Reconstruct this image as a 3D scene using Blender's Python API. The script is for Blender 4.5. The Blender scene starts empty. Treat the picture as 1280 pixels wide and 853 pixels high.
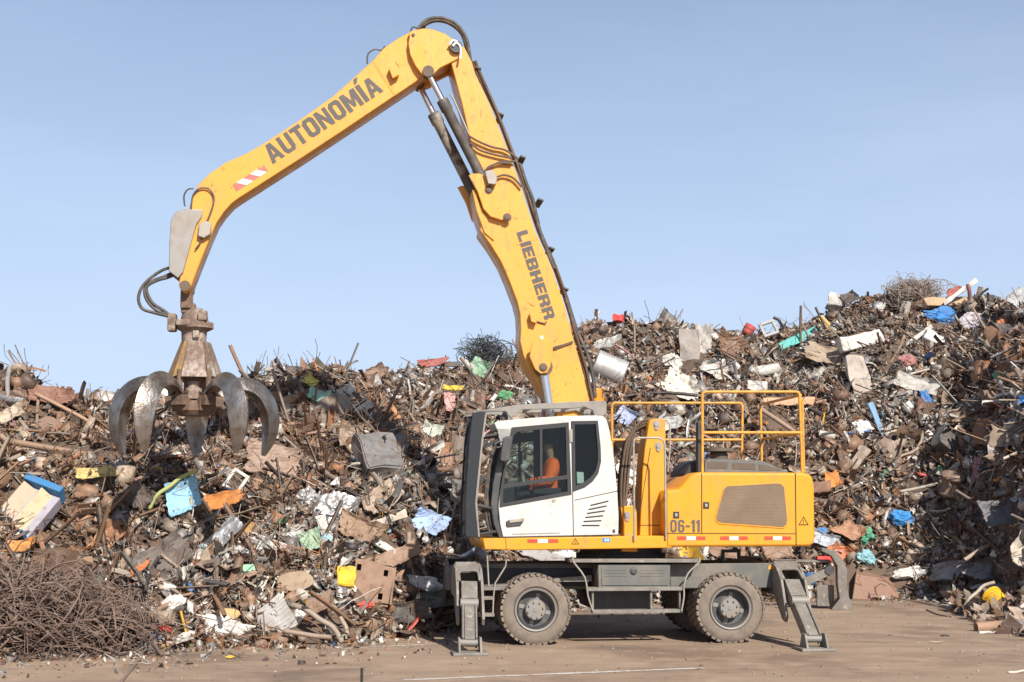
import bpy, bmesh, math, random
import numpy as np
from mathutils import Vector, Matrix, noise as mnoise
R = math.radians
random.seed(7)
rng = np.random.default_rng(7)
scn = bpy.context.scene
COL = scn.collection

# ---------------------------------------------------------------- camera
F = 1778.0; CX, CY = 640.0, 426.5; HOR = 630.0; CH = 2.1
PITCH = math.atan((HOR - CY) / F)
cam = bpy.data.cameras.new('camera'); cam.sensor_width = 36; cam.lens = 36 * F / 1280; cam.clip_end = 3000
co = bpy.data.objects.new('camera', cam); COL.objects.link(co)
co.location = (0, 0, CH); co.rotation_euler = (R(90) + PITCH, 0, 0)
scn.camera = co
CP = Vector((0, 0, CH))
def ray(px, py):
    u, v = (px - CX) / F, -(py - CY) / F
    c, s = math.cos(PITCH), math.sin(PITCH)
    return Vector((u, c - v * s, s + v * c))
def ground(px, py, z=0.0):
    d = ray(px, py); t = (z - CH) / d.z
    return CP + d * t
# ---------------------------------------------------------------- materials
def nd(nt, t, **kw):
    n = nt.nodes.new(t)
    for k, v in kw.items():
        if k in n.inputs: n.inputs[k].default_value = v
        else: setattr(n, k, v)
    return n
def rgb(c): return (c[0], c[1], c[2], 1)
def mat(name, c, rough=.6, metal=0., c2=None, scale=6., lo=.42, hi=.62, bump=0., bscale=40., c3=None, s3=30., lo3=.6, hi3=.7, spec=.5, streak=None, sk=(7, 7, .8)):
    m = bpy.data.materials.new(name); m.use_nodes = True
    nt = m.node_tree; b = nt.nodes['Principled BSDF']; L = nt.links.new
    b.inputs['Base Color'].default_value = rgb(c); b.inputs['Roughness'].default_value = rough
    b.inputs['Metallic'].default_value = metal; b.inputs['Specular IOR Level'].default_value = spec
    tc = nd(nt, 'ShaderNodeTexCoord')
    cur = None
    def layer(cur, cc, sc, l, h, det=8.):
        n = nd(nt, 'ShaderNodeTexNoise', Scale=sc, Detail=det, Roughness=.65); L(tc.outputs['Object'], n.inputs['Vector'])
        mr = nd(nt, 'ShaderNodeMapRange'); mr.inputs[1].default_value = l; mr.inputs[2].default_value = h
        L(n.outputs['Fac'], mr.inputs[0])
        mx = nd(nt, 'ShaderNodeMix', data_type='RGBA')
        L(mr.outputs[0], mx.inputs[0]); mx.inputs[7].default_value = rgb(cc)
        if cur is None: mx.inputs[6].default_value = rgb(c)
        else: L(cur, mx.inputs[6])
        return mx.outputs[2]
    if c2: cur = layer(cur, c2, scale, lo, hi)
    if c3: cur = layer(cur, c3, s3, lo3, hi3)
    if streak:
        mp = nd(nt, 'ShaderNodeMapping'); mp.inputs['Scale'].default_value = sk; L(tc.outputs['Object'], mp.inputs[0])
        n = nd(nt, 'ShaderNodeTexNoise', Scale=2., Detail=9., Roughness=.7); L(mp.outputs[0], n.inputs[0])
        mr = nd(nt, 'ShaderNodeMapRange'); mr.inputs[1].default_value = .53; mr.inputs[2].default_value = .74; mr.inputs[4].default_value = .72; L(n.outputs[0], mr.inputs[0])
        mx = nd(nt, 'ShaderNodeMix', data_type='RGBA'); L(mr.outputs[0], mx.inputs[0]); L(cur, mx.inputs[6]); mx.inputs[7].default_value = rgb(streak); cur = mx.outputs[2]
        mr2 = nd(nt, 'ShaderNodeMapRange'); mr2.inputs[1].default_value = .4; mr2.inputs[2].default_value = .7; mr2.inputs[3].default_value = rough * .8; mr2.inputs[4].default_value = min(rough * 1.5, 1); L(n.outputs[0], mr2.inputs[0]); L(mr2.outputs[0], b.inputs['Roughness'])
    if cur: L(cur, b.inputs['Base Color'])
    if bump:
        n = nd(nt, 'ShaderNodeTexNoise', Scale=bscale, Detail=6.); L(tc.outputs['Object'], n.inputs['Vector'])
        bp = nd(nt, 'ShaderNodeBump', Strength=bump, Distance=.02); L(n.outputs['Fac'], bp.inputs['Height']); L(bp.outputs[0], b.inputs['Normal'])
    return m
M = {}
YEL = (.70, .295, .012)
M['yellow'] = mat('yellow_paint', YEL, .42, 0, (.60, .26, .03), 1.6, .45, .7, .03, 60, (.30, .17, .07), 9, .60, .76, streak=(.36, .20, .07))
M['glareyellow'] = mat('boom_glare_paint', (.74, .335, .048), .36, 0, (.66, .30, .06), 1.3, .45, .7, .03, 60, (.25, .14, .06), 7, .60, .74, streak=(.34, .17, .05), sk=(4, 4, 1.3))  # machine yellow made paler, sun glare is put into the colour
M['railyellow'] = mat('rail_paint', (.66, .31, .03), .5, 0, (.36, .19, .06), 7, .42, .68)
M['white'] = mat('white_cab_paint', (.55, .535, .50), .4, 0, (.46, .42, .36), 2.2, .48, .78, 0, 40, (.42, .30, .20), 9, .60, .8, streak=(.46, .38, .29))
M['chassis'] = mat('dusty_grey_paint', (.115, .115, .105), .7, 0, (.21, .175, .14), 2.4, .45, .7, .1, 50, (.13, .12, .11), 8, .62, .75)
M['outrig'] = mat('dusty_steel', (.165, .145, .122), .7, 0, (.23, .21, .185), 4, .42, .66, .15, 40, (.40, .32, .25), 11, .58, .7)
M['dark'] = mat('dark_steel', (.05, .05, .052), .55, 0, (.13, .12, .11), 4, .5, .8)
M['guard'] = mat('dark_guard_paint', (.02, .023, .027), .45, 0, (.075, .068, .06), 6, .58, .8, spec=.35)
M['guardtop'] = mat('dusty_guard_paint', (.26, .235, .205), .7, 0, (.17, .16, .15), 4, .45, .7)
M['black'] = mat('black_rubber', (.022, .022, .023), .6)
M['hose'] = mat('dusty_hose', (.055, .05, .045), .6, 0, (.16, .12, .09), 6, .45, .7)
M['hosebrown'] = mat('brown_hose', (.13, .088, .06), .7, 0, (.10, .07, .05), 8, .45, .7)
M['tyre'] = mat('dusty_tyre', (.205, .163, .128), .9, 0, (.125, .105, .09), 5, .45, .7, .2, 60)
M['rim'] = mat('grey_rim', (.22, .21, .195), .6, .1, (.24, .20, .16), 6, .45, .65)
M['chrome'] = mat('chrome_rod', (.75, .76, .78), .18, 1.)
M['steel'] = mat('worn_steel', (.32, .29, .26), .34, .8, (.19, .145, .11), 3.5, .42, .64, .35, 22, (.17, .10, .065), 6, .54, .68, streak=(.34, .32, .30), sk=(9, 9, 1.5))
M['barrel'] = mat('cylinder_paint', (.075, .065, .058), .6, .0, (.15, .12, .095), 5, .45, .7)
M['barrelgrey'] = mat('worn_cylinder', (.31, .275, .23), .6, .1, (.10, .085, .075), 3, .48, .56)
M['mottle'] = mat('mottled_cover', (.36, .31, .265), .8, 0, (.20, .125, .085), 13, .44, .60, .3, 30, (.14, .085, .06), 3, .42, .62)
M['covyellow'] = mat('worn_yellow_cover', (.30, .185, .065), .8, 0, (.22, .13, .08), 8, .42, .6, .3, 30)
M['rustbrown'] = mat('rusty_brown', (.19, .115, .075), .8, 0, (.09, .06, .045), 7, .4, .65, .2, 40)
M['plategrey'] = mat('worn_plate', (.31, .285, .26), .5, .35, (.28, .23, .18), 5, .45, .65)
M['letter'] = mat('dark_lettering', (.085, .075, .065), .6, 0, (.16, .12, .08), 10, .55, .8)
M['red'] = mat('reflector_red', (.55, .06, .03), .4, 0, (.40, .08, .04), 12, .5, .7)
M['stripered'] = mat('stripe_red', (.50, .12, .10), .5, 0, (.45, .22, .16), 8, .5, .7)
M['refwhite'] = mat('reflector_white', (.78, .72, .66), .4, 0, (.6, .5, .4), 12, .5, .75)
M['bluesign'] = mat('blue_sticker', (.03, .22, .42), .5)
M['paper'] = mat('paper_notice', (.55, .66, .62), .8)
M['seam'] = mat('panel_gap', (.03, .022, .012), .8)
M['interior'] = mat('cab_trim', (.03, .03, .032), .7)
M['seat'] = mat('seat_fabric', (.028, .03, .034), .85)
M['vest'] = mat('orange_vest', (.90, .15, .015), .7, 0, (.65, .11, .015), 12, .5, .7)
M['skin'] = mat('skin', (.42, .25, .17), .6)
M['hair'] = mat('dark_hair', (.02, .015, .012), .7)
M['trouser'] = mat('navy_trousers', (.03, .035, .05), .85)
M['amber'] = mat('amber_lens', (.75, .24, .02), .3)
M['grillebrown'] = mat('dusty_grille', (.10, .078, .06), .8, 0, (.16, .12, .09), 2.5, .4, .7)
M['alu'] = mat('grey_rail', (.36, .32, .27), .5, .3, (.25, .2, .16), 8, .5, .7)
def glass_mat():
    m = bpy.data.materials.new('cab_glass'); m.use_nodes = True; nt = m.node_tree; nt.nodes.clear()
    o = nd(nt, 'ShaderNodeOutputMaterial'); t = nd(nt, 'ShaderNodeBsdfTransparent'); g = nd(nt, 'ShaderNodeBsdfGlossy', Roughness=.02)
    t.inputs[0].default_value = (.74, .79, .77, 1)
    f = nd(nt, 'ShaderNodeFresnel', IOR=1.4); mx = nd(nt, 'ShaderNodeMixShader'); L = nt.links.new
    L(f.outputs[0], mx.inputs[0]); L(t.outputs[0], mx.inputs[1]); L(g.outputs[0], mx.inputs[2]); L(mx.outputs[0], o.inputs[0])
    return m
M['glass'] = glass_mat()
def grille_mat():
    m = mat('fine_grille', (.165, .112, .072), .8, 0, (.21, .145, .095), 2.2, .4, .7)
    nt = m.node_tree; b = nt.nodes['Principled BSDF']; L = nt.links.new
    tc = nt.nodes['Texture Coordinate']
    w = nd(nt, 'ShaderNodeTexWave', Scale=14.); w.bands_direction = 'Z'; L(tc.outputs['Object'], w.inputs[0])
    bp = nd(nt, 'ShaderNodeBump', Strength=.18, Distance=.01); L(w.outputs['Fac'], bp.inputs['Height']); L(bp.outputs[0], b.inputs['Normal'])
    return m
M['grille'] = grille_mat()
def scrap_mat(name, metal):
    m = bpy.data.materials.new(name); m.use_nodes = True; nt = m.node_tree; b = nt.nodes['Principled BSDF']; L = nt.links.new
    a = nd(nt, 'ShaderNodeAttribute', attribute_name='tint'); tc = nd(nt, 'ShaderNodeTexCoord')
    n = nd(nt, 'ShaderNodeTexNoise', Scale=7., Detail=8., Roughness=.7); L(tc.outputs['Object'], n.inputs[0])
    mr = nd(nt, 'ShaderNodeMapRange'); mr.inputs[1].default_value = .46; mr.inputs[2].default_value = .68; mr.inputs[4].default_value = .8; L(n.outputs[0], mr.inputs[0])
    mx = nd(nt, 'ShaderNodeMix', data_type='RGBA'); L(mr.outputs[0], mx.inputs[0]); L(a.outputs[0], mx.inputs[6]); mx.inputs[7].default_value = (.17, .105, .07, 1)
    L(mx.outputs[2], b.inputs['Base Color']); L(a.outputs['Alpha'], b.inputs['Metallic'])
    b.inputs['Roughness'].default_value = .55
    n2 = nd(nt, 'ShaderNodeTexNoise', Scale=28., Detail=5.); L(tc.outputs['Object'], n2.inputs[0])
    bp = nd(nt, 'ShaderNodeBump', Strength=.35, Distance=.03); L(n2.outputs[0], bp.inputs['Height']); L(bp.outputs[0], b.inputs['Normal'])
    return m
M['scrap'] = scrap_mat('mixed_scrap', 0)
_pm = {}
def pmat(c, metal=0., dirty=.5):
    k = (tuple(c), metal, dirty)
    if k not in _pm:
        _pm[k] = mat('scrap_paint', c, .5 if metal else .65, metal, tuple(x * .55 + y * .45 for x, y in zip(c, (.19, .125, .085))), 5, .62 - dirty * .34, .85 - dirty * .2, .25, 18, (.16, .09, .055), 9, .60, .72)
    return _pm[k]

# ---------------------------------------------------------------- object helpers
def link(name, me, m=None, parent=None, smooth=False):
    o = bpy.data.objects.new(name, me); COL.objects.link(o)
    if m is not None: me.materials.clear(); me.materials.append(m)
    if parent is not None: o.parent = parent
    if smooth and me is not None:
        me.polygons.foreach_set('use_smooth', [True] * len(me.polygons))
    return o
def tag(o, label=None, cat=None, group=None, kind=None):
    if label: o['label'] = label
    if cat: o['category'] = cat
    if group: o['group'] = group
    if kind: o['kind'] = kind
    return o
def mesh(vs, fs, name='m'):
    me = bpy.data.meshes.new(name); me.from_pydata([tuple(v) for v in vs], [], fs); me.update(); return me
class MB:
    def __init__(s): s.v = []; s.f = []
    def add(s, vs, fs):
        o = len(s.v); s.v += [tuple(v) for v in vs]; s.f += [tuple(i + o for i in f) for f in fs]; return s
    def box(s, c, d, rot=None):
        hx, hy, hz = d[0] / 2, d[1] / 2, d[2] / 2
        vs = [Vector((x, y, z)) for x in (-hx, hx) for y in (-hy, hy) for z in (-hz, hz)]
        if rot is not None: vs = [rot @ v for v in vs]
        vs = [v + Vector(c) for v in vs]
        return s.add(vs, [(0, 1, 3, 2), (4, 6, 7, 5), (0, 4, 5, 1), (2, 3, 7, 6), (0, 2, 6, 4), (1, 5, 7, 3)])
    def tube(s, pts, r, n=8, smooth=0, cap=True):
        pts = [Vector(p) for p in pts]
        if smooth and len(pts) > 2:
            q = []
            for i in range(len(pts) - 1):
                p0, p1, p2, p3 = pts[max(i - 1, 0)], pts[i], pts[i + 1], pts[min(i + 2, len(pts) - 1)]
                for k in range(smooth):
                    t = k / smooth
                    q.append(.5 * ((2 * p1) + (p2 - p0) * t + (2 * p0 - 5 * p1 + 4 * p2 - p3) * t * t + (3 * p1 - p0 - 3 * p2 + p3) * t ** 3))
            q.append(pts[-1]); pts = q
        rr = r if isinstance(r, (list, tuple)) else [r] * len(pts)
        vs = []; prev = None
        for i, p in enumerate(pts):
            t = (pts[min(i + 1, len(pts) - 1)] - pts[max(i - 1, 0)]).normalized()
            if prev is None:
                a = t.orthogonal().normalized()
            else:
                a = (prev - t * prev.dot(t)); a = a.normalized() if a.length > 1e-6 else t.orthogonal().normalized()
            prev = a; b = t.cross(a)
            for k in range(n):
                w = 2 * math.pi * k / n; vs.append(p + (a * math.cos(w) + b * math.sin(w)) * rr[i])
        fs = []
        for i in range(len(pts) - 1):
            for k in range(n):
                k2 = (k + 1) % n; fs.append((i * n + k, i * n + k2, (i + 1) * n + k2, (i + 1) * n + k))
        if cap: fs.append(tuple(range(n))[::-1]); fs.append(tuple((len(pts) - 1) * n + k for k in range(n)))
        return s.add(vs, fs)
    def lathe(s, prof, c, axis='Y', n=32):
        vs = []; fs = []
        for k in range(n):
            w = 2 * math.pi * k / n
            for r, h in prof:
                a, b = r * math.cos(w), r * math.sin(w)
                v = (a, h, b) if axis == 'Y' else ((a, b, h) if axis == 'Z' else (h, a, b))
                vs.append(Vector(v) + Vector(c))
        m = len(prof)
        for k in range(n):
            k2 = (k + 1) % n
            for i in range(m - 1): fs.append((k * m + i, k2 * m + i, k2 * m + i + 1, k * m + i + 1))
        return s.add(vs, fs)
    def build(s, name, m, parent=None, bevel=0., smooth=False, auto=None):
        me = mesh(s.v, s.f)
        bm = bmesh.new(); bm.from_mesh(me)
        bmesh.ops.recalc_face_normals(bm, faces=bm.faces)
        if bevel:
            es = [e for e in bm.edges if len(e.link_faces) == 2 and e.calc_face_angle(0) > .5]
            bmesh.ops.bevel(bm, geom=es, offset=bevel, segments=2, profile=.5, affect='EDGES', clamp_overlap=True)
        bm.to_mesh(me); bm.free()
        o = link(name, me, m, parent, smooth)
        if auto is not None:
            me.polygons.foreach_set('use_smooth', [True] * len(me.polygons)); me.set_sharp_from_angle(angle=R(auto))
        return o
def curve_mesh(loops, depth, bev=0.):
    cu = bpy.data.curves.new('c', 'CURVE'); cu.dimensions = '2D'; cu.fill_mode = 'BOTH'
    for lp in loops:
        sp = cu.splines.new('POLY'); sp.points.add(len(lp) - 1); sp.use_cyclic_u = True
        for i, (x, y) in enumerate(lp): sp.points[i].co = (x, y, 0, 1)
    cu.extrude = max(depth / 2 - bev, 0.0005); cu.bevel_depth = bev; cu.bevel_resolution = 1 if bev else 0; cu.offset = -bev
    ob = bpy.data.objects.new('c', cu); me = bpy.data.meshes.new_from_object(ob)
    bpy.data.objects.remove(ob); bpy.data.curves.remove(cu)
    return me
# ---------------------------------------------------------------- machine frame
TH = R(6.5); MC, MS = math.cos(TH), math.sin(TH)
WY = -1.28
G0 = ground(792, 805.5)
ORG = Vector((G0.x - WY * (-MS), G0.y - WY * MC, 0))
MW = Matrix.Translation(ORG) @ Matrix.Rotation(TH, 4, 'Z'); MI = MW.inverted()
CPL = MI @ CP
def P(px, py, yl):
    d = MI.to_3x3() @ ray(px, py); t = (yl - CPL.y) / d.y
    q = CPL + d * t; q.y = yl
    return q
def PG(px, py, z=0.0): return MI @ ground(px, py, z)
def xz(pts, y): return [((q := P(a, b, y)).x, q.z) for a, b in pts]
def poly(name, pts, y0, y1, m, parent, bev=.012, holes=(), raw=False, smooth=False):
    loops = [pts if raw else xz(pts, y0)] + [h if raw else xz(h, y0) for h in holes]
    me = curve_mesh(loops, abs(y1 - y0), bev)
    me.transform(Matrix.Translation((0, (y0 + y1) / 2, 0)) @ Matrix.Rotation(R(90), 4, 'X'))
    return link(name, me, m, parent)
def tubes(name, paths, y, r, m, parent, smooth=0, n=8):
    o = None
    for p in paths:
        yy = [q[2] if len(q) > 2 else y for q in p]
        t = MB().tube([P(q[0], q[1], yv) for q, yv in zip(p, yy)], r, n, smooth).build(name, m, parent, auto=50); o = o or t
    return o
def boxes(name, specs, m, parent, bev=0.):
    for sp in specs: MB().box(*sp).build(name, m, parent, bev)
def _oct(x0, y0, x1, y1, c): return [(x0 + c, y0), (x1 - c, y0), (x1, y0 + c * .8), (x1, y1 - c * .8), (x1 - c, y1), (x0 + c, y1), (x0, y1 - c * .8), (x0, y0 + c * .8)]
GL = {  # block capitals: (width, loops) in a cell of height 1
 'A': (1, [[(0, 0), (.29, 0), (.35, .2), (.65, .2), (.71, 0), (1, 0), (.68, 1), (.32, 1)], [(.41, .4), (.59, .4), (.5, .76)]]),
 'U': (.92, [[(0, 1), (0, .2), (.2, 0), (.8, 0), (1, .2), (1, 1), (.67, 1), (.67, .25), (.6, .19), (.4, .19), (.33, .25), (.33, 1)]]),
 'T': (.84, [[(0, 1), (0, .79), (.33, .79), (.33, 0), (.67, 0), (.67, .79), (1, .79), (1, 1)]]),
 'O': (.92, [_oct(0, 0, 1, 1, .2), _oct(.33, .19, .67, .81, .1)]),
 'N': (.95, [[(0, 0), (0, 1), (.3, 1), (.7, .42), (.7, 1), (1, 1), (1, 0), (.7, 0), (.3, .58), (.3, 0)]]),
 'M': (1.2, [[(0, 0), (0, 1), (.3, 1), (.5, .48), (.7, 1), (1, 1), (1, 0), (.74, 0), (.74, .58), (.58, .14), (.42, .14), (.26, .58), (.26, 0)]]),
 'I': (.34, [[(0, 0), (1, 0), (1, 1), (0, 1)]]),
 '\u00cd': (.34, [[(0, 0), (1, 0), (1, 1), (0, 1)], [(.1, 1.08), (.75, 1.08), (1.7, 1.34), (.6, 1.34)]]),
 'L': (.82, [[(0, 0), (1, 0), (1, .26), (.42, .26), (.42, 1), (0, 1)]]),
 'E': (.86, [[(0, 0), (1, 0), (1, .22), (.4, .22), (.4, .40), (.92, .40), (.92, .61), (.4, .61), (.4, .78), (1, .78), (1, 1), (0, 1)]]),
 'B': (.95, [[(0, 0), (.85, 0), (1, .14), (1, .42), (.9, .52), (1, .62), (1, .86), (.85, 1), (0, 1)], [(.36, .19), (.62, .19), (.66, .24), (.66, .37), (.62, .42), (.36, .42)], [(.36, .61), (.62, .61), (.66, .65), (.66, .77), (.62, .81), (.36, .81)]]),
 'H': (.98, [[(0, 0), (.37, 0), (.37, .39), (.63, .39), (.63, 0), (1, 0), (1, 1), (.63, 1), (.63, .62), (.37, .62), (.37, 1), (0, 1)]]),
 'R': (.95, [[(0, 0), (.36, 0), (.36, .38), (.5, .38), (.64, .3), (.64, 0), (1, 0), (1, .34), (.88, .47), (1, .6), (1, .86), (.85, 1), (0, 1)], [(.36, .58), (.60, .58), (.65, .63), (.65, .76), (.60, .81), (.36, .81)]]),
 '0': (.62, [_oct(0, 0, 1, 1, .22), _oct(.32, .15, .68, .85, .1)]),
 '6': (.62, [[(.22, 0), (.78, 0), (1, .15), (1, .47), (.78, .62), (.33, .62), (.33, .80), (.42, .85), (.62, .85), (.68, .80), (.68, .73), (1, .73), (1, .85), (.78, 1), (.22, 1), (0, .85), (0, .15)], [(.33, .2), (.42, .14), (.6, .14), (.67, .2), (.67, .43), (.6, .48), (.33, .48)]]),
 '1': (.36, [[(.35, 0), (1, 0), (1, 1), (.45, 1), (0, .84), (0, .70), (.35, .76)]]),
 '-': (.40, [[(0, .40), (1, .40), (1, .56), (0, .56)]]),
}
def text(name, s, p0, p1, hpx, y, m, parent, gap=.12, squeeze=None):
    loops = []; x = 0
    for ch in s:
        w, lp = GL[ch]; loops += [[(x + a * w, b) for a, b in l] for l in lp]; x += w + gap
    x -= gap
    a, b = P(*p0, y), P(*p1, y); L = (b - a).length; ex = (b - a).normalized(); ez = Vector((-ex.z, 0, ex.x))
    up = hpx * (P(*p0, y) - P(p0[0], p0[1] + 1, y)).length
    me = curve_mesh(loops, .003)
    for v in me.vertices: v.co = a + ex * (v.co.x / x * L) + ez * (v.co.y * up) + Vector((0, -v.co.z, 0))
    me.update()
    return link(name, me, m, parent)

mach = bpy.data.objects.new('material_handler', None); COL.objects.link(mach); mach.matrix_world = MW
tag(mach, 'yellow wheeled scrap handler with white cab, raised boom and open grab, parked before the heap', 'material handler')
exec_parts = []
# ---- undercarriage
YB = -0.95
ch = MB()
x0 = P(602, 720, YB).x; x1 = P(972, 720, YB).x
def zz(py, y, px=780): return P(px, py, y).z
ch.box(((x0 + x1) / 2, 0, .98), (x1 - x0, 1.1, .40))
chas = ch.build('chassis', M['chassis'], mach, .02)
def frame_box(name, pts, y0, y1, m, parent=mach, bev=.012, **k): return poly(name, pts, y0, y1, m, parent, bev, **k)
frame_box('side_beam', [(838, 705), (968, 704), (965, 735), (838, 736)], -.98, -.5, M['chassis'], chas)
frame_box('side_beam', [(600, 711), (742, 711), (742, 733), (600, 733)], -.6, -.45, M['guard'], chas)  # near-black paint puts the shade under the deck into the colour
frame_box('side_ledge', [(598, 733), (655, 730), (655, 737), (598, 739)], -.95, -.5, M['outrig'], chas, .006)
frame_box('side_ledge', [(690, 724), (740, 719), (740, 727), (690, 728)], -.9, -.5, M['outrig'], chas, .006)
frame_box('yellow_tag', [(961, 707), (966, 707), (966, 712), (960, 712)], -.986, -.981, M['railyellow'], chas, 0)
tb = frame_box('tool_box', [(748, 706), (838, 706), (838, 735), (748, 735)], -1.22, -.6, M['chassis'], mach, .012)
frame_box('lid', [(752, 708), (835, 708), (835, 732), (752, 732)], -1.235, -1.222, M['chassis'], tb, .004)
b = MB()
for yy in (713, 716.5, 720):
    for a0, a1 in ((756, 783), (800, 830)):
        q0, q1 = P(a0, yy, -1.238), P(a1, yy, -1.238); MB().box((q0 + q1) / 2, ((q1 - q0).x, .006, .012)).build('rib', M['chassis'], tb)
q = P(792, 714, -1.24); MB().lathe([(0, -.02), (.03, -.02), (.055, -.008), (.06, .01)], q, 'Y', 16).build('latch', M['dark'], tb)
frame_box('walkway', [(713, 699), (876, 699), (876, 703.5), (713, 703.5)], -1.27, -.7, M['outrig'], mach, .006)
b = MB()
for (p0, p1, th) in (((735, 736.5), (856, 736.5), .055), ((741, 764.5), (853, 764.5), .05)):
    q0, q1 = P(*p0, -1.26), P(*p1, -1.26); MB().box((q0 + q1) / 2 + Vector((0, .1, 0)), ((q1 - q0).x, .2, th)).build('step', M['outrig'], mach, .004)
for px in (814, 850, 741):
    q0, q1 = P(px, 738, -1.2), P(px, 764, -1.2); MB().box((q0 + q1) / 2 + Vector((0, .04, 0)), (.03, .1, (q0 - q1).z)).build('step_hanger', M['outrig'], mach, .004)
tubes('grab_rail', [[(716, 696), (717, 703), (731, 722), (735, 745), (741, 764)]], -1.28, .014, M['alu'], mach, 3)
tubes('grab_rail', [[(874, 697), (873, 704), (860, 717), (855, 733), (855, 746), (852, 764)]], -1.28, .014, M['alu'], mach, 3)
tubes('grab_rail', [[(609, 695), (611, 733)], [(633, 700), (632, 708), (619, 729), (617, 745), (616, 768)]], -1.2, .013, M['alu'], mach, 0)
b = MB()
for (p0, p1) in (((598, 736), (626, 736)), ((598, 769), (618, 769)), ((600, 748), (618, 748))):
    q0, q1 = P(*p0, -1.2), P(*p1, -1.2); MB().box((q0 + q1) / 2 + Vector((0, .1, 0)), ((q1 - q0).x, .2, .05)).build('step', M['outrig'], mach, .004)
frame_box('belly_plate', [(735, 738), (815, 738), (812, 762), (742, 762)], -.75, .6, M['dark'], mach, .01)
frame_box('rear_step', [(902, 687), (926, 687), (926, 703), (922, 703), (922, 691), (906, 691), (906, 703), (902, 703)], -.7, -.66, M['black'], mach, .003)
MB().lathe([(0, -.3), (.72, -.3), (.72, 0), (.66, .0), (.66, .14), (0, .14)], (P(776, 690, 0).x, 0, 1.32), 'Z', 40).build('slewing_ring', M['dark'], mach)
# ---- wheels
RW = .55
def make_wheel(px, py):
    c = P(px, py, WY)
    wx = c.x
    def side(sgn, name_first=None):
        hub = MB().lathe([(0, .02), (.03, .02), (.035, .03), (.15, .035), (.165, .06), (.17, .28), (0, .28)], (0, 0, 0), 'Y', 28)
        for k in range(8):
            w = k * math.pi / 4 + .2; hub.lathe([(0, 0), (.014, 0), (.016, .03)], (.12 * math.cos(w), 0.005, .12 * math.sin(w)), 'Y', 6)
        w_ = hub.build('wheel', M['rim'], mach, auto=40)
        for dy in (0., .34):
            t = MB(); W = .29
            prof = [(.335, .03), (.36, .0), (.44, -.005), (.50, .012), (.528, .035), (.53, .06), (.53, W - .06), (.528, W - .035), (.50, W - .012), (.44, W + .005), (.36, W), (.335, W - .03), (.335, .03)]
            t.lathe(prof, (0, dy, 0), 'Y', 64)
            for k in range(36):
                a = 2 * math.pi * k / 36 + random.uniform(-.015, .015)
                for yy, off in ((.055, 0), (W - .055, .5)):
                    aa = a + off * 2 * math.pi / 36; rot = Matrix.Rotation(-aa, 3, 'Y')
                    t.box(rot @ Vector((.532, 0, 0)) + Vector((0, dy + yy, 0)), (.036, .115, .062), rot @ Matrix.Rotation(.25, 3, 'X'))
                rot = Matrix.Rotation(-a, 3, 'Y')
                t.box(rot @ Vector((.532, 0, 0)) + Vector((0, dy + W / 2, 0)), (.030, .07, .05), rot)
            t.build('tyre', M['tyre'], w_, auto=35)
        rm = MB().lathe([(.335, .02), (.325, .0), (.30, .01), (.297, .06), (.28, .10), (.27, .18), (.16, .19), (.16, .24), (.30, .24), (.335, .24)], (0, 0, 0), 'Y', 48)
        for k in range(4):
            a = k * math.pi / 2 + .5; rot = Matrix.Rotation(-a, 3, 'Y')
            rm.box(rot @ Vector((.20, 0, 0)) + Vector((0, .155, 0)), (.10, .02, .06), rot)
        rm.build('rim', M['rim'], w_, auto=40)
        bd = MB().lathe([(.292, .05), (.272, .095), (.258, .15), (.16, .16)], (0, 0, 0), 'Y', 32).build('recess_shade', M['dark'], w_)  # dark ring in the rim dish, recess shade put into its colour
        w_.scale = (.972, 1, .972)
        w_.location = (wx, WY if sgn < 0 else -WY, RW - .03)
        w_.rotation_euler = (0, random.uniform(0, 6), 0) if sgn < 0 else (math.pi, random.uniform(0, 6), 0)
        return w_
    side(-1); side(1)
    MB().lathe([(0, -1.1), (.11, -1.1), (.13, -.4), (.2, -.2), (.2, .2), (.13, .4), (.11, 1.1), (0, 1.1)], (wx, 0, RW), 'Y', 16).build('axle', M['dark'], mach)
make_wheel(670, 761.5); make_wheel(913.5, 759)
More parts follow.
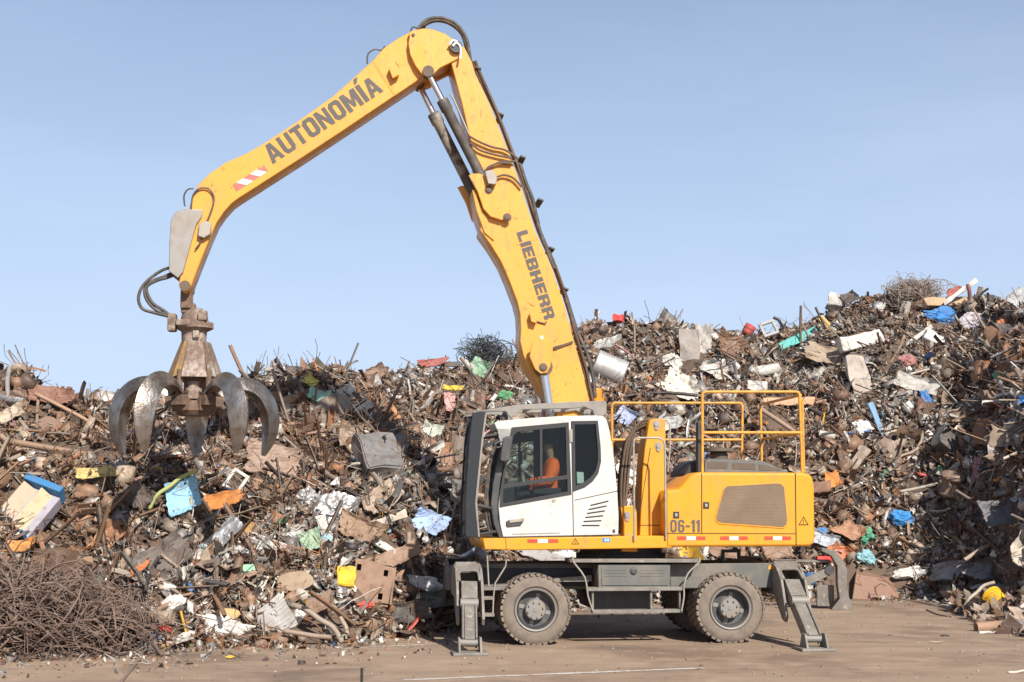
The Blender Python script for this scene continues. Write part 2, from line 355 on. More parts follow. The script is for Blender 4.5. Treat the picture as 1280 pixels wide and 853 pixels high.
# ---- outriggers: bracket plates, leg and foot, in the transverse plane
def outrigger(xc, foot, sgn=1):
    hw = .185
    br = MB()
    prof = [(-.35, 1.06), (-.95, 1.20), (-1.2, 1.13), (-1.42, .95), (-1.66, .42), (-1.6, .33), (-1.45, .36), (-1.05, .70), (-.35, .72)]
    for sx in (-hw, hw):
        th = .02
        vs = [Vector((xc + sx + e, y * sgn, z)) for e in (-th, th) for y, z in prof]; n = len(prof)
        br.add(vs, [tuple(range(n)), tuple(range(n, 2 * n))[::-1]] + [(i, (i + 1) % n, n + (i + 1) % n, n + i) for i in range(n)])
    o = br.build('outrigger', M['outrig'], mach, .006)
    # sloping cover with the arch opening
    cov = [(-hw, 0), (hw, 0), (hw, .52), (hw - .05, .52), (hw - .055, .30), (hw - .09, .255), (-hw + .09, .255), (-hw + .055, .30), (-hw + .05, .52), (-hw, .52)]
    me = curve_mesh([[(a, -b_) for a, b_ in cov]], .03, .005)
    d = Vector((0, -(1.46 - .95) * sgn, .92 - 1.2)); d.normalize(); nrm = Vector((1, 0, 0)).cross(-d)
    me.transform(Matrix(((1, 0, 0, xc), (0, -d.y, nrm.y, -.96 * sgn), (0, -d.z, nrm.z, 1.215), (0, 0, 0, 1))))
    link('cover', me, M['outrig'], o)
    pv = Vector((xc, -1.28 * sgn, .86)); ft = Vector((foot.x, foot.y, .13))
    dv = ft - pv; Ln = dv.length; ez = -dv.normalized(); ey = ez.cross(Vector((1, 0, 0))).normalized(); ex = ey.cross(ez)
    rot = Matrix((ex, ey, ez)).transposed()
    leg = MB(); mid = (pv + ft) / 2
    leg.box(pv + dv * .14, (.24, .22, Ln * .30), rot)
    leg.box(pv + dv * .60, (.15, .15, Ln * .72), rot)
    for sx in (-.095, .095): leg.box(pv + dv * .60 + ex * sx, (.03, .20, Ln * .72), rot)
    leg.build('leg', M['outrig'], o, .012)
    q = pv + dv * .36 - ey * .07
    MB().tube([q - ex * .13, q + ex * .13], .07, 14).build('pin', M['rim'], o, auto=40)
    q = pv + dv * .96; MB().tube([q - ex * .16, q + ex * .16], .05, 12).build('pin', M['rim'], o, auto=40)
    fb = MB(); fb.box((ft.x, ft.y, .022), (.50, .44, .044))
    fo = fb.build('foot', M['outrig'], o, .012)
    lg = MB()
    for sx in (-.15, .15):
        vs = [Vector((ft.x + sx + e, ft.y + a, z)) for e in (-.015, .015) for a, z in ((-.17, .04), (.17, .04), (.07, .24), (-.07, .24))]
        MB().add(vs, [(0, 1, 2, 3), (7, 6, 5, 4), (0, 4, 5, 1), (1, 5, 6, 2), (2, 6, 7, 3), (3, 7, 4, 0)]).build('lug', M['outrig'], o, .004)
fl, fr = PG(587, 818.5), PG(1018, 813)
xl = P(586, 730, -1.25).x; xr = P(988, 730, -1.25).x
outrigger(xl, fl); outrigger(xr, fr)
for xc, f in ((xl, fl), (xr, fr)): outrigger(xc, Vector((f.x - .05, -f.y, 0)), -1)
for xc in (xl, xr):
    MB().box((xc, 0, .93), (.33, 1.5, .36)).build('cross_beam', M['chassis'], mach, .02)
# ---- upper deck
YN = -1.30
deck = frame_box('deck', [(604, 673), (700, 671.5), (840, 670), (840, 685), (760, 686.5), (640, 688), (606, 687)], YN, 1.25, M['yellow'], mach, .015)
def strip(parent, x0, x1, yc, y, hh=4.5):
    w = (x1 - x0) / 3
    for i, mm in enumerate(('red', 'refwhite', 'red')):
        frame_box('reflector', [(x0 + i * w + .3, yc - hh / 2), (x0 + (i + 1) * w - .3, yc - hh / 2), (x0 + (i + 1) * w - .3, yc + hh / 2), (x0 + i * w + .3, yc + hh / 2)], y - .004, y - .001, M[mm], parent, 0)
strip(deck, 659, 698, 676.5, YN)
def warn(parent, cx, cy, s, y):
    tri = lambda k: [(cx, cy - s * k), (cx + s * k * .95, cy + s * .62 * k), (cx - s * k * .95, cy + s * .62 * k)]
    frame_box('warning_sign', tri(1), y - .003, y - .001, M['seam'], parent, 0, holes=[tri(.72)])
    frame_box('warning_mark', [(cx - .45, cy - s * .35), (cx + .45, cy - s * .35), (cx + .3, cy + s * .2), (cx - .3, cy + s * .2)], y - .003, y - .001, M['seam'], parent, 0)
    frame_box('warning_mark', [(cx - .4, cy + s * .28), (cx + .4, cy + s * .28), (cx + .4, cy + s * .4), (cx - .4, cy + s * .4)], y - .003, y - .001, M['seam'], parent, 0)
warn(deck, 719, 677.5, 5.2, YN)
frame_box('blue_sticker', [(753, 672.5), (763, 672.2), (763, 678), (753, 678.2)], YN - .004, YN - .001, M['bluesign'], deck, 0)
for px in (757, 760.3): frame_box('sticker_mark', [(px - .9, 673.6), (px + .9, 673.6), (px + .9, 676.8), (px - .9, 676.8)], YN - .006, YN - .0045, M['refwhite'], deck, 0)
frame_box('panel_gap', [(631.6, 673), (632.3, 673), (633.3, 687.4), (632.6, 687.4)], YN - .003, YN - .001, M['seam'], deck, 0)
# ---- engine housing
eng = frame_box('engine_housing', [(833, 614), (836, 612.5), (848, 611.5), (852, 608), (862, 596), (868, 592), (874, 590.5), (1004, 591), (1012, 593), (1016, 598), (1018, 610), (1019, 674), (1017, 680), (1012, 683), (833, 684)], YN - .01, 1.25, M['yellow'], mach, .035)
YE = YN - .01
for pts in ([(876.6, 592), (877.8, 592), (877.8, 667), (876.6, 667)], [(834, 666.4), (995, 667), (995, 668), (834, 667.4)], [(993.5, 592), (994.9, 592), (995.9, 682), (994.6, 682)]):
    frame_box('panel_gap', pts, YE - .003, YE - .001, M['seam'], eng, 0)
fg = [(905, 612), (909, 608), (970, 604.5), (976, 605), (980, 609), (984, 650), (983, 656), (979, 659), (901, 653.5), (896, 651), (895.5, 646)]
frame_box('grille_surround', [(904, 611), (908, 606.5), (970, 603), (978, 603.5), (982, 608.5), (986, 650), (985, 658), (980, 661), (900, 655.5), (894.5, 652), (893.8, 646)], YE - .012, YE - .001, M['yellow'], eng, .004)
frame_box('grille', fg, YE - .016, YE - .0125, M['grille'], eng, 0)
for (a, b_) in ((883, 632), (845.5, 644)):
    h = frame_box('handle', [(a - 3.8, b_ - 4.2), (a + 3.6, b_ - 4.2), (a + 3.6, b_ + 4), (a - 3.8, b_ + 4)], YE - .012, YE - .001, M['black'], eng, .004)
    frame_box('lock', [(a - 1.8, b_ - 2), (a + 1.8, b_ - 2), (a + 1.2, b_ + 2), (a - 1.2, b_ + 2)], YE - .02, YE - .0125, M['alu'], h, .002)
text('number_lettering', '06-11', (838, 665.5), (875, 665.5), 15.5, YE - .004, M['letter'], eng, .12)
strip(eng, 846, 882, 673, YE); strip(eng, 900, 935, 673, YE); strip(eng, 955, 989, 673, YE)
warn(eng, 1004.5, 652.5, 7, YE)
hood = frame_box('cooler_hood', [(880, 592), (882, 576), (886, 573.5), (952, 576), (962, 580), (985, 590), (985, 594)], -1.0, .9, M['chassis'], mach, .02)
for pts in ([(884.5, 577.5), (910, 578.5), (909, 586), (884, 585.5)], [(916, 579), (944, 580), (944, 587), (915, 586.5)], [(949, 581), (972, 585), (976, 588), (949, 588)]):
    frame_box('vent', pts, -1.008, -1.001, M['grillebrown'], hood, 0)
MB().lathe([(.14, 0), (.14, .18), (.1, .22), (.24, .22), (.24, .27), (0, .29)], (P(899, 578, -.4).x, -.4, P(899, 578, -.4).z - .05), 'Z', 20).build('air_intake', M['grillebrown'], mach, auto=40)
frame_box('muffler', [(852, 604), (856, 590), (862, 580), (872, 575), (878, 576), (878, 604)], -.8, .2, M['black'], mach, .04)
tubes('exhaust_pipe', [[(873, 590), (873, 536), (874.5, 529), (877, 526)]], -.9, .04, M['dark'], mach, 3, 12)
# ---- handrails
rl = .024
tubes('guard_rail', [[(878, 596), (878, 494), (879, 491), (882, 490), (995, 490), (998.5, 491), (999.5, 494), (1003, 596)], [(878, 541), (1001, 541)]], -1.1, rl, M['railyellow'], mach)
far = 1.15
fp = P(999.5, 492, -1.1); fp2 = P(1001, 541, -1.1); zt, zm = fp.z, fp2.z
def proj_l(v):
    w = co.matrix_basis.inverted() @ (MW @ Vector(v)); return CX + F * w.x / -w.z, CY - F * w.y / -w.z
b = MB()
xr_ = fp.x
b.tube([(xr_ + .03, -1.05, zt - .02), (xr_ + .03, far, zt - .02)], rl, 8); b.tube([(xr_ + .05, -1.05, zm), (xr_ + .05, far, zm)], rl, 8)
b.tube([(xr_ + .03, far, zt), (xr_ + .03, far, P(1003, 590, -1.1).z)], rl, 8)
b.tube([(xr_ + .09, -.95, zt - .08), (xr_ + .09, -.95, P(1003, 590, -1.1).z)], rl, 8)
b.build('guard_rail', M['railyellow'], mach, auto=50)
tubes('guard_rail', [[(765, 600), (765, 508), (766, 505), (769, 504), (924, 504), (927, 505), (928, 508), (927, 592)], [(765, 550), (928, 550)]], far, rl, M['railyellow'], mach)
# ---- hose tower
tw = frame_box('hose_tower', [(799, 684), (801, 640), (803, 590), (806, 560), (812, 526), (815, 523.5), (829, 523.5), (832, 526), (832, 684)], -.85, -.35, M['yellow'], mach, .015)
frame_box('panel_gap', [(812.5, 560), (813.5, 560), (800.5, 640), (799.8, 640)], -.854, -.851, M['seam'], tw, 0)
frame_box('panel_gap', [(800, 656.3), (832, 656.3), (832, 657.2), (800, 657.2)], -.854, -.851, M['seam'], tw, 0)
br = frame_box('pivot_bracket', [(777, 690), (779, 672), (778, 650), (776, 636), (778, 633), (793, 632), (796, 640), (797, 690)], -1.0, -.8, M['yellow'], mach, .012)
pn = MB()
for (a, b_, y, ) in ((784, 644.5, -1.0), (785.5, 673, -1.0), (820.5, 530.5, -.85), (823, 557.5, -.85)):
    q = P(a, b_, y); pn = MB(); pn.lathe([(0, -.03), (.035, -.03), (.04, -.012), (.058, -.012), (.06, 0)], q, 'Y', 14); q2 = P(a, b_ + 5, y); pn.lathe([(0, -.02), (.03, -.02), (.04, 0)], q2, 'Y', 10)
    pn.build('pivot_pin', M['plategrey'], mach, auto=40)
for k in range(9):
    d = k * 1.9; y = -.66 + (k % 3) * .09
    MB().tube([P(a, b_, yy) for a, b_, yy in ((821, 548, y), (813 - d * .2, 527 + d * .45, y), (802 - d * .6, 527 + d * .9, y - .05), (793 - d * .75, 538 + d, y - .1), (788 - d * .8, 565 + d, y - .12), (784 - d * .7, 610, y - .12), (779 - d * .2, 652 + d, y - .1))], .022, 6, 4).build('hydraulic_hose', M['hosebrown'], mach, auto=60)
tubes('grab_rail', [[(793, 676), (792, 556), (793, 550), (797, 547.5), (823, 547.5), (829, 550), (831, 556), (832.5, 674)]], -1.33, .017, M['alu'], mach)
tubes('grab_rail', [[(835, 590), (837.5, 560), (837.5, 532), (833, 525), (826, 524)]], -.5, .014, M['alu'], mach)
bcn = P(746, 500, -.2)
be = MB().lathe([(0, .0), (.085, 0), (.09, -.02), (.08, -.15), (.12, -.15), (.12, -.3), (0, -.3)], bcn + Vector((0, 0, .18)), 'Z', 18).build('beacon', M['amber'], mach, auto=40)

# ---- cab
C0, C1 = -1.30, -.36
side = [(618, 529), (622, 526.5), (660, 523), (700, 520.3), (742, 519.5), (754, 520.5), (758, 524), (762, 538), (766, 560), (769.5, 590), (772, 620), (773.5, 645), (773, 669.5), (629, 673), (625, 655), (623, 634), (626, 610), (631, 580), (639, 543), (641, 537), (621, 537)]
win1 = [(641.5, 536), (709, 530), (712.5, 617), (626.5, 632), (628, 612), (632, 583)]
win2 = [(716.5, 528.5), (746.5, 528), (749.5, 560), (750, 576), (747, 590), (740, 600), (730, 607), (717.5, 612)]
cab = frame_box('cab', side, C0, C0 + .06, M['white'], mach, .012, holes=[win1, win2])
raw = lambda pts: xz(pts, C0)
frame_box('far_side', raw(side), C1 - .06, C1, M['interior'], cab, .012, holes=[raw([(641.5, 538), (676, 534), (677, 598), (628, 612), (632, 583)])], raw=True)
frame_box('roof', raw([(618, 529), (622, 526.5), (660, 523), (700, 520.3), (742, 519.5), (754, 520.5), (758, 524), (758.5, 526.5), (700, 525.5), (641, 534), (621, 537)]), C0 + .062, C1 - .062, M['white'], cab, .0, raw=True)
frame_box('back_wall', raw([(758.5, 527), (766, 560), (769.5, 590), (772, 620), (773.5, 645), (773, 669), (768, 669), (767, 640), (763, 590), (754, 528)]), C0 + .062, C1 - .062, M['interior'], cab, 0, raw=True)
frame_box('floor_pan', raw([(629, 672.5), (767, 669), (767, 655), (628, 658)]), C0 + .062, C1 - .062, M['interior'], cab, 0, raw=True)
frame_box('front_panel', raw([(629, 672), (624, 655), (622.5, 634), (626, 634), (630, 672)]), C0 + .062, C1 - .062, M['interior'], cab, 0, raw=True)
frame_box('windscreen', raw([(622, 634), (626, 610), (631, 580), (639.5, 540), (641, 540), (632.5, 580), (627.5, 610), (624, 634)]), C0 + .062, C1 - .062, M['glass'], cab, 0, raw=True)
frame_box('windscreen_frame', [(640, 535.5), (632, 570), (626, 600), (622, 632), (623, 650), (629, 672), (624, 673), (617, 655), (613.5, 632), (616, 605), (623, 570), (634, 538)], C0 + .02, C0 + .1, M['dark'], cab, .012)
frame_box('windscreen_frame', raw([(640, 535.5), (632, 570), (626, 600), (622, 632), (623, 650), (629, 672), (624, 673), (617, 655), (613.5, 632), (616, 605), (623, 570), (634, 538)]), C1 - .1, C1, M['dark'], cab, .012, raw=True)
# windows: black frame, bars and panes
wf = frame_box('door_window', [(639.5, 534.5), (711, 528), (714.5, 618.5), (624.5, 634.5), (626, 611), (630.5, 582)], C0 - .012, C0 - .001, M['interior'], cab, .004, holes=[[(643.5, 540.5), (674.5, 537.2), (675, 599), (629.5, 606.5), (633, 583)], [(678, 537), (707, 534.2), (708.5, 594), (678, 598.5)], [(629.2, 611), (709, 599), (709.6, 614.5), (628.7, 629.5)]])
frame_box('pane', [(642, 538), (708, 532), (711, 616), (628, 631), (629, 612), (632, 583)], C0 + .02, C0 + .026, M['glass'], wf, 0)
wr = frame_box('rear_window', [(714.5, 526.5), (747.5, 526), (751, 560), (751.5, 577), (748, 592), (741, 602), (731, 609.5), (716, 615)], C0 - .012, C0 - .001, M['interior'], cab, .004, holes=[[(718.5, 531), (744.5, 530.5), (747, 560), (747.3, 576), (744.5, 588), (738, 597), (729, 603.5), (719.5, 607.5)]])
frame_box('pane', [(717, 529.5), (746, 529), (749, 560), (749, 576), (746, 590), (739, 599), (729, 606), (718, 610)], C0 + .02, C0 + .026, M['glass'], wr, 0)
frame_box('notice', [(721, 590), (729.5, 590.5), (730, 604), (721.5, 604.5)], C0 + .03, C0 + .033, M['paper'], wr, 0)
frame_box('pane', raw([(641.5, 538), (676, 534), (677, 598), (628, 612), (632, 583)]), C1 - .035, C1 - .028, M['glass'], cab, 0, raw=True)
b = MB()
for (p0, p1) in (((658, 536), (658, 603)),):
    q0, q1 = P(*p0, C0), P(*p1, C0); q0.y = q1.y = C1 - .05; b.tube([q0, q1], .02, 6)
b.build('far_window_bar', M['interior'], cab)
frame_box('door_gap', [(713.6, 527), (714.6, 527), (717.4, 671), (716.4, 671)], C0 - .0035, C0 - .001, M['seam'], cab, 0)
frame_box('door_gap', [(718, 625.2), (771.5, 613.6), (771.6, 614.4), (718, 626)], C0 - .0035, C0 - .001, M['seam'], cab, 0)
frame_box('door_gap', [(629, 671), (773, 668.2), (773, 669.4), (629, 672.3)], C0 - .0035, C0 - .001, M['seam'], cab, 0)
dh = frame_box('door_handle', [(633, 652), (636, 650.5), (655, 648.5), (655, 651), (651, 657), (635, 658.5), (633, 657)], C0 - .03, C0 - .001, M['dark'], cab, .008)
frame_box('lever', [(637, 650), (655, 648), (654, 652), (637, 654)], C0 - .045, C0 - .0305, M['alu'], dh, .004)
frame_box('hinge', [(712.6, 537), (715.6, 537), (715.8, 553), (712.8, 553)], C0 - .02, C0 - .013, M['alu'], cab, .003)
frame_box('lock', [(690, 624.5), (695, 624), (694, 627.5), (691, 627.8)], C0 - .012, C0 - .001, M['alu'], cab, .003)
b = MB()
for i in range(6):
    f = i / 5; a0, a1 = (738 - 10.5 * f, 632 + 25 * f), (760.5 - 11 * f, 626.5 + 30.5 * f)
    q0, q1 = P(*a0, C0 - .004), P(*a1, C0 - .004); d = q1 - q0
    b.box((q0 + q1) / 2, (d.length, .006, .018), Matrix.Rotation(-math.atan2(d.z, d.x), 3, 'Y')); b.build('vent', M['seam'], cab); b = MB()
frame_box('bolt', [(766, 662), (769, 662), (769, 666), (766, 666)], C0 - .012, C0 - .001, M['dark'], cab, .003)
# guards
gp = [(591, 517), (600, 514), (607, 514.6), (602, 550), (594, 629), (598, 672), (582, 671), (581.5, 629), (586.5, 550)]
gd = frame_box('front_guard', gp, C0 - .05, C0 + .0, M['guard'], mach, .008)
frame_box('guard_plate', raw(gp), C1 - .02, C1 + .03, M['guard'], gd, .008, raw=True)
frame_box('guard_edge', [(605, 519), (608.5, 518), (604, 551), (596.5, 629), (600, 671), (597, 672), (593, 629), (600.5, 551)], C0 - .04, C0 + .03, M['guardtop'], gd, .004)
b = MB()
for k in range(1, 7):
    y = C0 + (C1 - C0) * k / 7; pp = [P(a, b_, C0) for a, b_ in ((596, 519), (590, 550), (586, 629), (586, 669))]
    MB().tube([(q.x, y, q.z) for q in pp], .016, 6).build('guard_bar', M['guard'], gd)
for (px, py) in ((592, 540), (586, 600), (586, 650)):
    q = P(px + 1, py, C0); MB().tube([(q.x, C0, q.z), (q.x, C1 - .03, q.z)], .014, 6).build('guard_bar', M['guard'], gd)
for (p0, p1) in (((607, 545), (638, 541)), ((605, 560), (632, 545)), ((597, 632), (618, 636)), ((600, 668), (624, 664))):
    for y in (C0 + .05, C1 - .05):
        q0, q1 = P(*p0, C0), P(*p1, C0); q0.y = q1.y = y; MB().tube([q0, q1], .022, 6).build('guard_arm', M['dark'], gd)
k = .2461
tg = [(60, 105), (320, 65), (600, 50), (760, 45), (766, 60), (765, 110), (735, 130), (705, 130), (695, 95), (655, 76), (600, 84), (335, 90), (318, 100), (308, 125), (275, 130), (255, 100), (150, 96), (60, 111)]
tg = [(570 + a * k, 490 + b_ * k) for a, b_ in tg]
rg = frame_box('roof_guard', tg, C0 + .02, C0 + .08, M['guardtop'], mach, .008)
frame_box('guard_plate', raw(tg), C1 - .06, C1, M['guardtop'], rg, .008, raw=True)
b = MB()
for px, py in ((600, 513), (640, 509), (665, 509), (690, 508), (715, 507.5), (740, 507), (755, 507)):
    q = P(px, py, C0); MB().box((q.x, (C0 + C1) / 2 + .03, q.z), (.06, C1 - C0 - .14, .035)).build('guard_bar', M['guardtop'], rg)
b = MB()
for (x, px2) in ((632, 640), (690, 700), (735, 742)):
    q = P(x, 521, C0); MB().lathe([(0, 0), (.05, 0), (.06, .05), (.05, .09), (0, .1)], (q.x, C0 + .12, q.z), 'Y', 12).build('work_lamp', M['dark'], mach)
# mirror, wiper, loose cables at the windscreen
mr = frame_box('mirror', [(629, 548), (634, 545.5), (640, 546), (641, 550), (637, 574), (634, 577), (627, 577), (625, 574)], C0 - .2, C0 - .13, M['dark'], mach, .015)
tubes('mirror_arm', [[(621, 560), (627, 558)], [(618, 556), (624, 552), (629, 553)]], C0 - .16, .014, M['dark'], mr)
tubes('cable', [[(628, 548), (619, 556), (613, 575), (611, 600), (608, 630), (609, 655), (614, 668)], [(624, 550), (616, 565), (610, 590), (607, 615), (607, 640), (611, 660)], [(620, 547), (612, 580), (609, 610), (611, 640), (616, 665)]], C0 + .12, .018, M['hose'], mach, 3, 6)
# seat and console
st = MB()
q = P(692, 628, C0); sx, sz = q.x, q.z
cy = (C0 + C1) / 2
st.box((sx, cy, sz - .05), (.5, .5, .14)); st.box((sx + .24, cy, sz + .38), (.13, .48, .75), Matrix.Rotation(R(12), 3, 'Y')); st.box((sx + .34, cy, sz + .86), (.1, .28, .2)); st.box((sx, cy, sz - .27), (.3, .3, .3))
so = st.build('operator_seat', M['seat'], cab, .03)
b = MB()
for s in (-1, 1): b.box((sx - .08, cy + s * .31, sz + .17), (.42, .1, .09)); b.tube([(sx - .24, cy + s * .31, sz + .2), (sx - .25, cy + s * .31, sz + .33)], .018, 6)
b.build('armrest', M['interior'], so, .01)
for s_ in (-1, 1): MB().tube([(sx - .18, cy + s_ * .31, sz + .22), (sx - .20, cy + s_ * .31, sz + .34)], [.014, .03], 8).build('joystick', M['black'], so)
MB().box((sx + .33, cy, sz + .60), (.05, .3, .5)).build('seat_shell', M['interior'], so, .02)
frame_box('visor', raw([(645, 540), (675, 537), (675, 549), (645, 552)]), C1 - .12, C1 - .10, M['black'], cab, 0, raw=True)
frame_box('door_step_mark', [(640, 667.5), (700, 665.8), (700, 667), (640, 668.7)], C0 - .0035, C0 - .001, M['plategrey'], cab, 0)
b = MB(); q = P(650, 575, C0); b.box((q.x + .1, C1 - .16, q.z + .05), (.03, .28, .2)); q = P(640, 640, C0); b.tube([(q.x, cy, q.z - .2), (q.x + .12, cy, q.z + .18)], .03, 8)
b.build('monitor', M['black'], cab, .01)

# ---- boom
B0, B1 = -.36, .34
boomL = [(564, 79), (577.5, 130), (586, 167), (594, 200), (600, 240), (603, 270), (600, 288), (613, 306), (626, 327), (636, 350), (646, 376), (650, 392), (651, 410), (650, 426), (654, 444), (660, 460), (670, 475), (678, 490), (688, 502), (715, 560), (742, 610)]
boomR = [(568, 62), (580, 58), (590, 78), (594, 92), (612, 130), (620, 150), (637, 193), (651, 233), (669, 289), (690, 335), (707, 386), (714, 414), (728, 463), (736, 499), (755, 560), (768, 600), (756, 616)]
boom = frame_box('boom', boomL + boomR[::-1], B0, B1, M['glareyellow'], mach, .015)
text('boom_lettering', 'LIEBHERR', (645.5, 291), (681, 400.5), 13.8, B0 - .004, M['letter'], boom, .10)
lug1 = [(586, 219), (591, 217), (599, 217), (612, 222), (626, 235), (636, 250), (637, 268), (634, 273), (627, 275.5), (613, 271), (604, 261), (597, 240)]
frame_box('cylinder_lug', lug1, B0 - .10, B0 - .03, M['glareyellow'], boom, .012)
frame_box('cylinder_lug', xz([(a - 9, b_ + 1) for a, b_ in lug1], B0 - .10), B1 + .03, B1 + .10, M['glareyellow'], boom, .012, raw=True)
frame_box('lug_web', xz([(591, 236), (594, 236), (604, 262), (614, 282), (618, 300), (606, 290), (596, 262)], B0 - .1), B0 - .028, B1 + .028, M['glareyellow'], boom, .01, raw=True)
lug2 = [(665, 430), (674, 424), (684, 424), (690, 430), (691, 440), (688, 458), (684, 466), (676, 467.5), (669, 462), (662, 446)]
frame_box('cylinder_lug', lug2, B0 - .22, B0 - .16, M['glareyellow'], boom, .01)
frame_box('lug_spacer', [(670, 428), (686, 427), (689, 438), (668, 440)], B0 - .158, B0 - .002, M['glareyellow'], boom, .005)
frame_box('cylinder_lug', xz(lug2, B0 - .22), B1 + .16, B1 + .22, M['glareyellow'], boom, .01, raw=True)
frame_box('bracket', [(662.5, 391.5), (670, 394), (671, 404), (664, 402)], B0 - .13, B0 - .002, M['glareyellow'], boom, .004)
b = MB()
for a, b_, y in ((679, 459.5, B0 - .22), (611, 237.5, B0 - .1), (634, 272, B0 - .1)):
    q = P(a, b_, y); MB().lathe([(0, -.03), (.04, -.03), (.045, -.015), (.065, -.012), (.07, 0)], q, 'Y', 16).build('pivot_pin', M['hosebrown'], boom, auto=40)
tubes('bracket_pipe', [[(671, 402), (682, 405), (683, 402)], [(692, 437), (716, 428.5)], [(692, 434.5), (705, 431), (716, 427)]], B0 - .02, .012, M['hosebrown'], boom)
frame_box('sticker', [(675, 421), (678.5, 419.5), (679.5, 423), (676.5, 425.5)], B0 - .003, B0 - .001, M['refwhite'], boom, 0)
# hoses along the back of the boom
off = lambda d: [(a + d, b_ - d * .35) for a, b_ in boomR[2:16]]
hp = MB()
for i, (d, y) in enumerate(((2.5, -.25), (4, -.1), (4, .05), (3.5, .2), (5, -.3))):
    MB().tube([P(a + random.uniform(-.8, .8), b_, y + random.uniform(-.02, .02)) for a, b_ in off(d)], .022, 6, 3).build('hydraulic_line', M['hosebrown'], boom, auto=60)
tubes('hydraulic_hose', [[(648, 203, -.2), (653, 222, -.25), (661, 246, -.28), (668, 262, -.25), (673, 280, -.25)], [(650, 205, -.3), (658, 230, -.3), (666, 250, -.3), (675, 290, -.3), (693, 336, -.3)], [(707, 372, -.3), (717, 405, -.3), (733, 440, -.3), (741, 470, -.3), (744, 497, -.3)], [(694, 338, -.2), (706, 366, -.2), (716, 398, -.2), (727, 430, -.2)]], 0, .03, M['hose'], boom, 4, 8)
cl = MB()
for (a, b_) in ((594, 91), (622, 148), (649, 201), (671, 254), (685, 314), (702, 364), (724, 436)):
    q = P(a, b_, -.05); MB().box(q + Vector((.03, 0, 0)), (.10, .56, .03), Matrix.Rotation(R(20), 3, 'Y')).build('hose_clamp', M['hose'], boom, .005)
tubes('hydraulic_hose', [[(586, 170), (598, 177), (615, 184), (632, 188), (648, 199)], [(588, 179), (600, 188), (620, 194), (640, 198)], [(609, 211), (625, 203), (645, 202)], [(620, 222), (630, 219), (642, 223), (652, 234)], [(606, 214), (612, 208), (625, 204), (640, 205)]], B0 - .06, .018, M['hosebrown'], boom, 4, 6)
frame_box('valve_block', [(606, 214), (616, 212), (622, 222), (620, 231), (610, 230)], B0 - .2, B0 - .11, M['plategrey'], boom, .012)
# cylinders
def cylinder(name, p0, p1, split, y, rb, rr, mb, parent=mach, yo=None):
    a, b_ = P(*p0, y), P(*p1, y)
    if yo is not None: a.y = b_.y = yo
    s = a.lerp(b_, split); d = (b_ - a).normalized()
    o = MB().tube([s, s + d * .02, s + d * .18, s + d * .2, b_], [rb * 1.12, rb * 1.18, rb * 1.18, rb, rb], 20).build(name, mb, parent, auto=40)
    MB().tube([a, s + d * .02], rr, 16).build('rod', M['chrome'], o, auto=40)
    MB().tube([a + Vector((0, -.09, 0)), a + Vector((0, .09, 0))], rr * 1.9, 16).build('eye', M['hosebrown'], o, auto=40)
    ey = MB(); ey.tube([b_ + Vector((0, -.09, 0)), b_ + Vector((0, .09, 0))], rb * 1.1, 16)
    ey.build('eye', M['hosebrown'], o, auto=40)
    return o
c1 = cylinder('stick_cylinder', (535, 91), (609, 235), .24, B0 + .02, .083, .05, M['barrel'])
c2 = cylinder('stick_cylinder', (526, 92), (598, 234), .26, B0 + .02, .09, .05, M['barrelgrey'], yo=.3)
tubes('side_pipe', [[(563, 118), (567, 124), (606, 214)]], B0 + .02, .016, M['plategrey'], c1, 0)
cylinder('boom_cylinder', (679, 459.5), (706, 640), .42, B0 - .09, .11, .075, M['dark'])
cylinder('boom_cylinder', (679, 459.5), (706, 640), .42, B0 - .09, .11, .075, M['dark'], yo=.43)
# ---- stick
S0, S1 = -.28, .26
stickT = [(577, 64), (570, 52), (556, 42), (540, 36.5), (529, 35.5), (515, 39), (498, 48), (480, 60), (466, 76), (417, 120), (375, 150), (329, 180), (308, 192), (283, 203), (262, 217), (248, 231), (241, 245), (236, 262), (232, 300), (225, 345), (223.5, 356), (227, 364), (232, 366.5), (237.5, 363), (240, 354)]
stickB = [(254, 318), (263, 296), (271, 278), (280, 265), (290, 254), (299, 247.5), (325, 231), (378, 197), (431, 162), (480, 129), (519, 103), (530, 94), (548, 86), (572, 74)]
stick = frame_box('stick', stickT + stickB, S0, S1, M['glareyellow'], mach, .015)
text('stick_lettering', 'AUTONOM\u00cdA', (341, 205.5), (479.5, 114), 24.5, S0 - .004, M['letter'], stick, .13)
sx0 = [(290.5, 231.5), (330, 206.5), (335, 214.5), (295.5, 239.5)]
def lerp2(a, b_, t): return (a[0] + (b_[0] - a[0]) * t, a[1] + (b_[1] - a[1]) * t)
A_, B_, C_, D_ = sx0
edges = [0, .12, .33, .55, .77, 1.]
for i in range(5):
    t0, t1 = edges[i], edges[i + 1]; sl = .2
    pts = [lerp2(A_, B_, min(max(t0 + .0, 0), 1)), lerp2(A_, B_, t1), lerp2(D_, C_, min(t1 + (sl if i < 4 else 0), 1)), lerp2(D_, C_, min(t0 + (sl if i else 0), 1))]
    frame_box('warning_stripe', pts, S0 - .004, S0 - .001, M['stripered' if i in (0, 2, 4) else 'refwhite'], stick, 0)
ck = [(511.5, 40), (518, 37.5), (530, 36), (545, 38.5), (560, 45), (571, 54), (577, 64), (572, 74), (550, 85), (542, 93), (535, 96), (527, 93), (519, 82), (512.5, 68), (510.5, 54), (512, 46)]
frame_box('head_plate', ck, S0 - .12, S0 - .002, M['glareyellow'], stick, .012)
frame_box('head_plate', xz(ck, S0 - .12), S1 + .002, S1 + .12, M['glareyellow'], stick, .012, raw=True)
b = MB()
